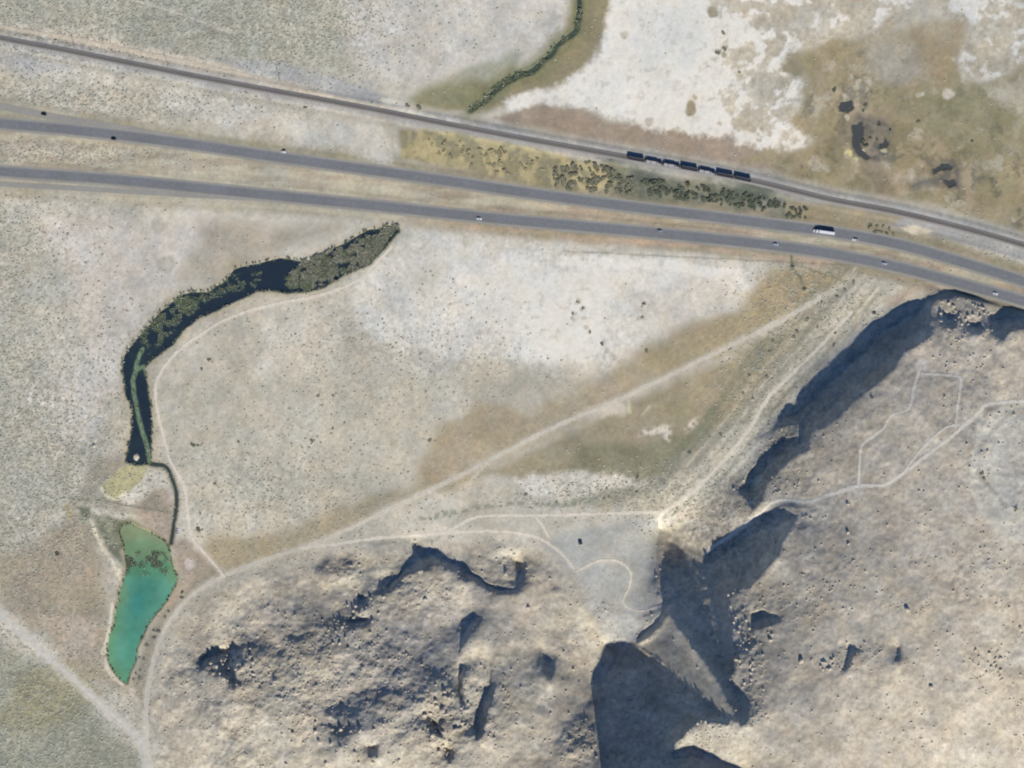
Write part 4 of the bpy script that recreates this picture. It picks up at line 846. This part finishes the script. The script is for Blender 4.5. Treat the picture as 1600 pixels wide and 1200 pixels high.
scatter(14, [(205,1062),(215,1030),(240,985),(262,948),(290,915),(285,935),(250,985),(232,1030),(222,1068)], grp('sage', 2.6, 4.8, 'grey bush on the bank between the green pond and the dirt road', 'bushes on the pond bank'), 12, 6)
scatter(6, [(896,46),(905,20),(908,0),(902,40),(868,84),(838,112),(800,128),(750,168),(735,168),(800,118),(850,88)], grp('leaf', 2.5, 4.5, 'dark green bush on the bank of the narrow stream', 'bushes along the stream'), 13, 6)
scatter(10, [(1310,155),(1340,165),(1395,205),(1392,240),(1350,250),(1330,215)], grp('leaf', 3, 5, 'dark bush in the wet ground around the springs', 'bushes around the springs'), 14, 6)
# rocks
def rock_mesh(name, seed, material, sub=2):
    bm = bmesh.new(); bmesh.ops.create_icosphere(bm, subdivisions=sub, radius=1); q = random.Random(seed); cut = [(Vector((q.gauss(0,1), q.gauss(0,1), q.gauss(0,1))).normalized(), q.uniform(.55, .85)) for _ in range(9)]
    for v in bm.verts:
        for n_, d_ in cut:
            t = v.co.dot(n_)
            if t > d_: v.co -= n_*(t-d_)
        v.co *= 1+q.uniform(-.05, .05); v.co.z *= .8
    me = bpy.data.meshes.new(name); bm.to_mesh(me); bm.free(); me.materials.append(material); return me
RK = [rock_mesh('boulder', i, M['rock']) for i in range(5)]; RP = [rock_mesh('boulder', 20+i, M['palerock']) for i in range(4)]
def boulder(x, y, rad, label, group, lib=RK, hgt=1.0):
    o = bpy.data.objects.new('boulder', rnd.choice(lib)); C.objects.link(o); s = rad*S; o.location = at(x, y, zat(x, y)+s*.15); o.rotation_euler = (0, 0, rnd.uniform(0, 6.28)); o.scale = (s*rnd.uniform(.9, 1.2), s*rnd.uniform(.8, 1.1), s*hgt); tag(o, label, 'boulder', group)
for x, y, r_, lb in ((665,937,3.6,'dark shadowed boulder below the top ridge of the left hill'),(826,950,4,'boulder alone on the slope right of the left hill ridge'),(790,896,3.5,'boulder enclosed by the hooked shadow on the left hill'),(896,1046,3.2,'small boulder left of the big black shadow'),(657,893,4,'boulder just below the top of the left hill ridge shadow'),
   (1325,832,3,'boulder on the slope below the hill track bend'),(1326,850,2.6,'lower boulder on the slope below the hill track bend'),(1325,788,2.6,'small boulder just below the hill track'),(1455,1074,4.5,'isolated boulder on the pale southeastern slope'),(1418,953,5,'boulder cluster stone on the slope above the southeastern shadows'),
   (1594,982,4,'boulder at the right edge of the southeastern slope'),(1252,1033,4.5,'boulder left of the hooked shadow on the southeastern slope'),(1204,1000,4,'boulder near the cliff top east of the valley'),(1174,1136,3.4,'bright boulder at the foot of the narrow wedge, right one'),(1137,1134,3.4,'bright boulder at the foot of the narrow wedge, left one'),
   (1070,1074,2.6,'small pale boulder glinting in the big black shadow'),(147,696,3.6,'bright white boulder on the scrub plain left of the slough')):
    boulder(x, y, r_, lb, None, RP if ('bright' in lb or 'pale b' in lb) else RK)
def bg(label, group, lo, hi, lib=RK, h=1.0): return lambda x, y, q: boulder(x, y, q.uniform(lo, hi), label, group, lib, h)
scatter(26, [(1136,918),(1150,925),(1160,960),(1182,985),(1180,1060),(1165,1085),(1148,1050),(1146,1000)], bg('pale boulder on the broken cliff edge east of the valley', 'boulders on the eastern cliff edge', 1.6, 3.6, RP, .9), 21, 5)
scatter(22, [(1070,1140),(1110,1118),(1150,1135),(1130,1160),(1090,1165),(1060,1162)], bg('pale boulder on the lit spur between the two large shadows', 'boulders on the lit spur', 1.6, 3.4, RP, .9), 22, 5)
scatter(28, [(660,1090),(700,1070),(735,1100),(730,1170),(690,1185),(665,1140)], bg('rough boulder in the rock field at the foot of the left hill gullies', 'boulders in the lower rock field', 2.2, 4.5, RK, 1.3), 23, 6)
scatter(26, [(320,1015),(390,1005),(400,1050),(370,1080),(330,1050)], bg('rough boulder in the western outcrop of the left hill', 'boulders in the western outcrop', 2, 4, RK, 1.2), 24, 5)
scatter(26, [(500,950),(600,925),(620,980),(560,1030),(500,1000)], bg('boulder scattered on the northern face of the left hill', 'boulders on the northern face', 1.8, 3.4, RK, 1.2), 25, 8)
scatter(22, [(440,1140),(520,1120),(620,1150),(630,1195),(440,1195)], bg('boulder at the bottom edge of the left hill', 'boulders at the bottom of the left hill', 2, 4, RK, 1.2), 26, 8)
scatter(16, [(1520,1010),(1560,1010),(1570,1060),(1530,1060)], bg('boulder in the loose group on the far southeastern slope', 'boulders on the far southeastern slope', 1.8, 3.2), 27, 6)
scatter(9, [(1280,1030),(1305,1025),(1310,1048),(1285,1050)], bg('boulder beside the hooked shadow on the southeastern slope', 'boulders beside the hooked shadow', 1.8, 3.2), 28, 4)
scatter(18, [(1460,470),(1540,480),(1540,500),(1470,520)], bg('boulder between the small black hollows on the northern hilltop', 'boulders between the hollows', 2, 3.5), 29, 7)
# uncountable cover: one mesh each
def cover(name, label, pts_r, unit, material, cat, zoff=0.0):
    """unit(q, n) -> (verts n,k,3 ; faces) unit shapes, placed at px,py with radius r"""
    V = []; Fc = []; base = 0
    uv, uf = unit; k = len(uv[0])
    P2 = np.array(pts_r); n = len(P2); q = np.random.RandomState(len(name)*7+n)
    pick = q.randint(len(uv), size=n); U = np.array(uv)[pick]*P2[:, 2][:, None, None]*S
    an = q.uniform(0, 6.28, n); ca = np.cos(an)[:, None]; sa = np.sin(an)[:, None]
    X_ = U[..., 0]*ca-U[..., 1]*sa; Y_ = U[..., 0]*sa+U[..., 1]*ca
    ii = np.clip(np.searchsorted(GX, P2[:, 0])-1, 0, len(GX)-2); jj = np.clip(np.searchsorted(GY, P2[:, 1])-1, 0, len(GY)-2)
    zz_ = Z[jj, ii]; kz = S*(H-zz_)/H
    v = np.stack([X_+((P2[:, 0]-800)*kz)[:, None], Y_+((600-P2[:, 1])*kz)[:, None], U[..., 2]+zz_[:, None]+zoff], -1).reshape(-1, 3)
    f = (np.array(uf)[None]+(np.arange(n)*k)[:, None, None]).reshape(-1, 3)
    o = npmesh(name, v, f, material, smooth_=False, tri=True); tag(o, label, cat, kind='stuff'); return o
def mound_unit(seed, h=.8):
    out = []
    for s_ in range(6):
        q = np.random.RandomState(seed+s_); v = [(0, 0, h)]
        for r_, z_, m_ in ((.55, h*.75, 5), (1.0, -.1, 5)):
            for i in range(m_): a = 2*math.pi*i/m_+q.uniform(-.3, .3); rr_ = r_*q.uniform(.75, 1.25); v.append((rr_*math.cos(a), rr_*math.sin(a), z_*q.uniform(.7, 1.2)))
        out.append(v)
    f = [(0, 1+i, 1+(i+1) % 5) for i in range(5)]+[t for i in range(5) for t in ((1+i, 6+i, 6+(i+1) % 5), (1+i, 6+(i+1) % 5, 1+(i+1) % 5))]
    return out, f
def blade_unit(seed, h=2.4):
    out = []
    for s_ in range(6):
        q = np.random.RandomState(seed+s_); v = []
        for b in range(9):
            a = q.uniform(0, 6.28); r0 = q.uniform(0, .7); cx, cy = r0*math.cos(a), r0*math.sin(a); a2 = q.uniform(0, 6.28); w_ = .3; l = q.uniform(.2, .9)
            v += [(cx-w_*math.sin(a2), cy+w_*math.cos(a2), -.3), (cx+w_*math.sin(a2), cy-w_*math.cos(a2), -.3), (cx+l*math.cos(a2), cy+l*math.sin(a2), h*q.uniform(.6, 1.1))]
        out.append(v)
    return out, [(3*i, 3*i+1, 3*i+2) for i in range(9)]
def sample(field, n, lo, hi, seed, power=2.0):
    q = np.random.RandomState(seed); sub = field[25:-25, 25:-25]; p = sub.ravel()**1.0; p = p/p.sum(); idx_ = q.choice(len(p), size=n, p=p)
    j, i = np.divmod(idx_, sub.shape[1]); x = GX[25+i]+q.uniform(-.8, .8, n); y = GY[25+j]+q.uniform(-.8, .8, n); return np.stack([x, y, lo+(hi-lo)*q.rand(n)**power], -1)
tr_all = np.min([dist_line(GX, GY, lerp_pts(p_, 5), 20)-w_/2 for _, p_, w_ in TRACKS], axis=0); clear = smooth(0, 4, tr_all)
wetc = smooth(-2, -6, sl_sd)*smooth(-2, -6, pd_sd)*smooth(13, 17, dRoad)*smooth(7, 12, dRail)
clump = smooth(.40, .62, fbm(PX, PY, 14, 301, 3))
salt_no = 1-saltf
fs = (SCRUB**1.1*(.25+.75*clump)*salt_no+.006*salt_no*clump)*clear*wetc*(1-.5*HILLF)
cover('sagebrush_scrub', 'grey green sagebrush scattered over the plain', sample(fs, 24000, .7, 2.6, 31, 3.2), mound_unit(1, .42), M['scrub'], 'sagebrush')
fsd = (SCRUB*(1.1-clump)+.02*salt_no)*clear*wetc*(1-.3*HILLF)
cover('dry_bunchgrass', 'pale dry grass tufts between the sagebrush', sample(fsd, 14000, .8, 2.2, 32, 1.6), mound_unit(11, .5), M['straw'], 'dry grass')
fr = (rock**1.2*.9+.05*HILLF)*(.3+.7*smooth(.45, .65, fbm(PX, PY, 22, 302, 3)))*clear
cover('loose_rocks', 'loose stones strewn over the rocky hillsides', sample(fr, 12000, .5, 2.6, 33, 3.6), mound_unit(21, .8), M['rock'], 'loose rocks')
rb = np.zeros(PX.shape)
rb = np.maximum(rb, smooth(-3, 5, zoneB)*smooth(.48, .6, ws)); rb = np.maximum(rb, zoneA*smooth(.45, .6, ws)*.45)
rb = np.maximum(rb, smooth(3.5, 1.5, algae)*.12); rb = np.maximum(rb, .8*smooth(11, 6, np.hypot(PX-292, PY-472))); rb = rb*smooth(-4, 1, sl_sd)
rb = np.maximum(rb, smooth(3, 0, np.abs(sl_sd+1.0))*.10)
rb = np.maximum(rb, smooth(.48, .6, ws)*smooth(902, 888, PY)*smooth(855, 870, PY)*smooth(268, 250, PX)*(pd_sd > 0)*.7)
rb = np.maximum(rb, smooth(2, 0, np.abs(pd_sd+1.0))*.12); rb = np.maximum(rb, smooth(5, 2, st_d)*smooth(.4, .55, ws)*.4)
cover('reeds', 'green reeds standing in the slough and along the pond edge', sample(rb, 6500, 1.0, 2.6, 34, 1.5), blade_unit(31, 1.3), M['reed'], 'reeds', zoff=.6)
cover('dry_reeds', 'pale dry reeds at the upper end of the slough', sample(smooth(-3, 5, zoneB)*smooth(.45, .6, fbm(PX, PY, 7, 303, 2))*.8+rb*.12, 6500, 1.2, 3.0, 35, 1.5), blade_unit(41, 1.3), M['reedpale'], 'dry reeds', zoff=.6)
o = bpy.data.objects.new('mud_island', RP[0]); C.objects.link(o); o.location = at(214, 714, -.9); o.scale = (3.6, 3.7, 1.6); tag(o, 'round pale mud mound at the foot of the dark slough', 'mud mound')
print('objects', len(bpy.data.objects), 'time', time.time()-T0)
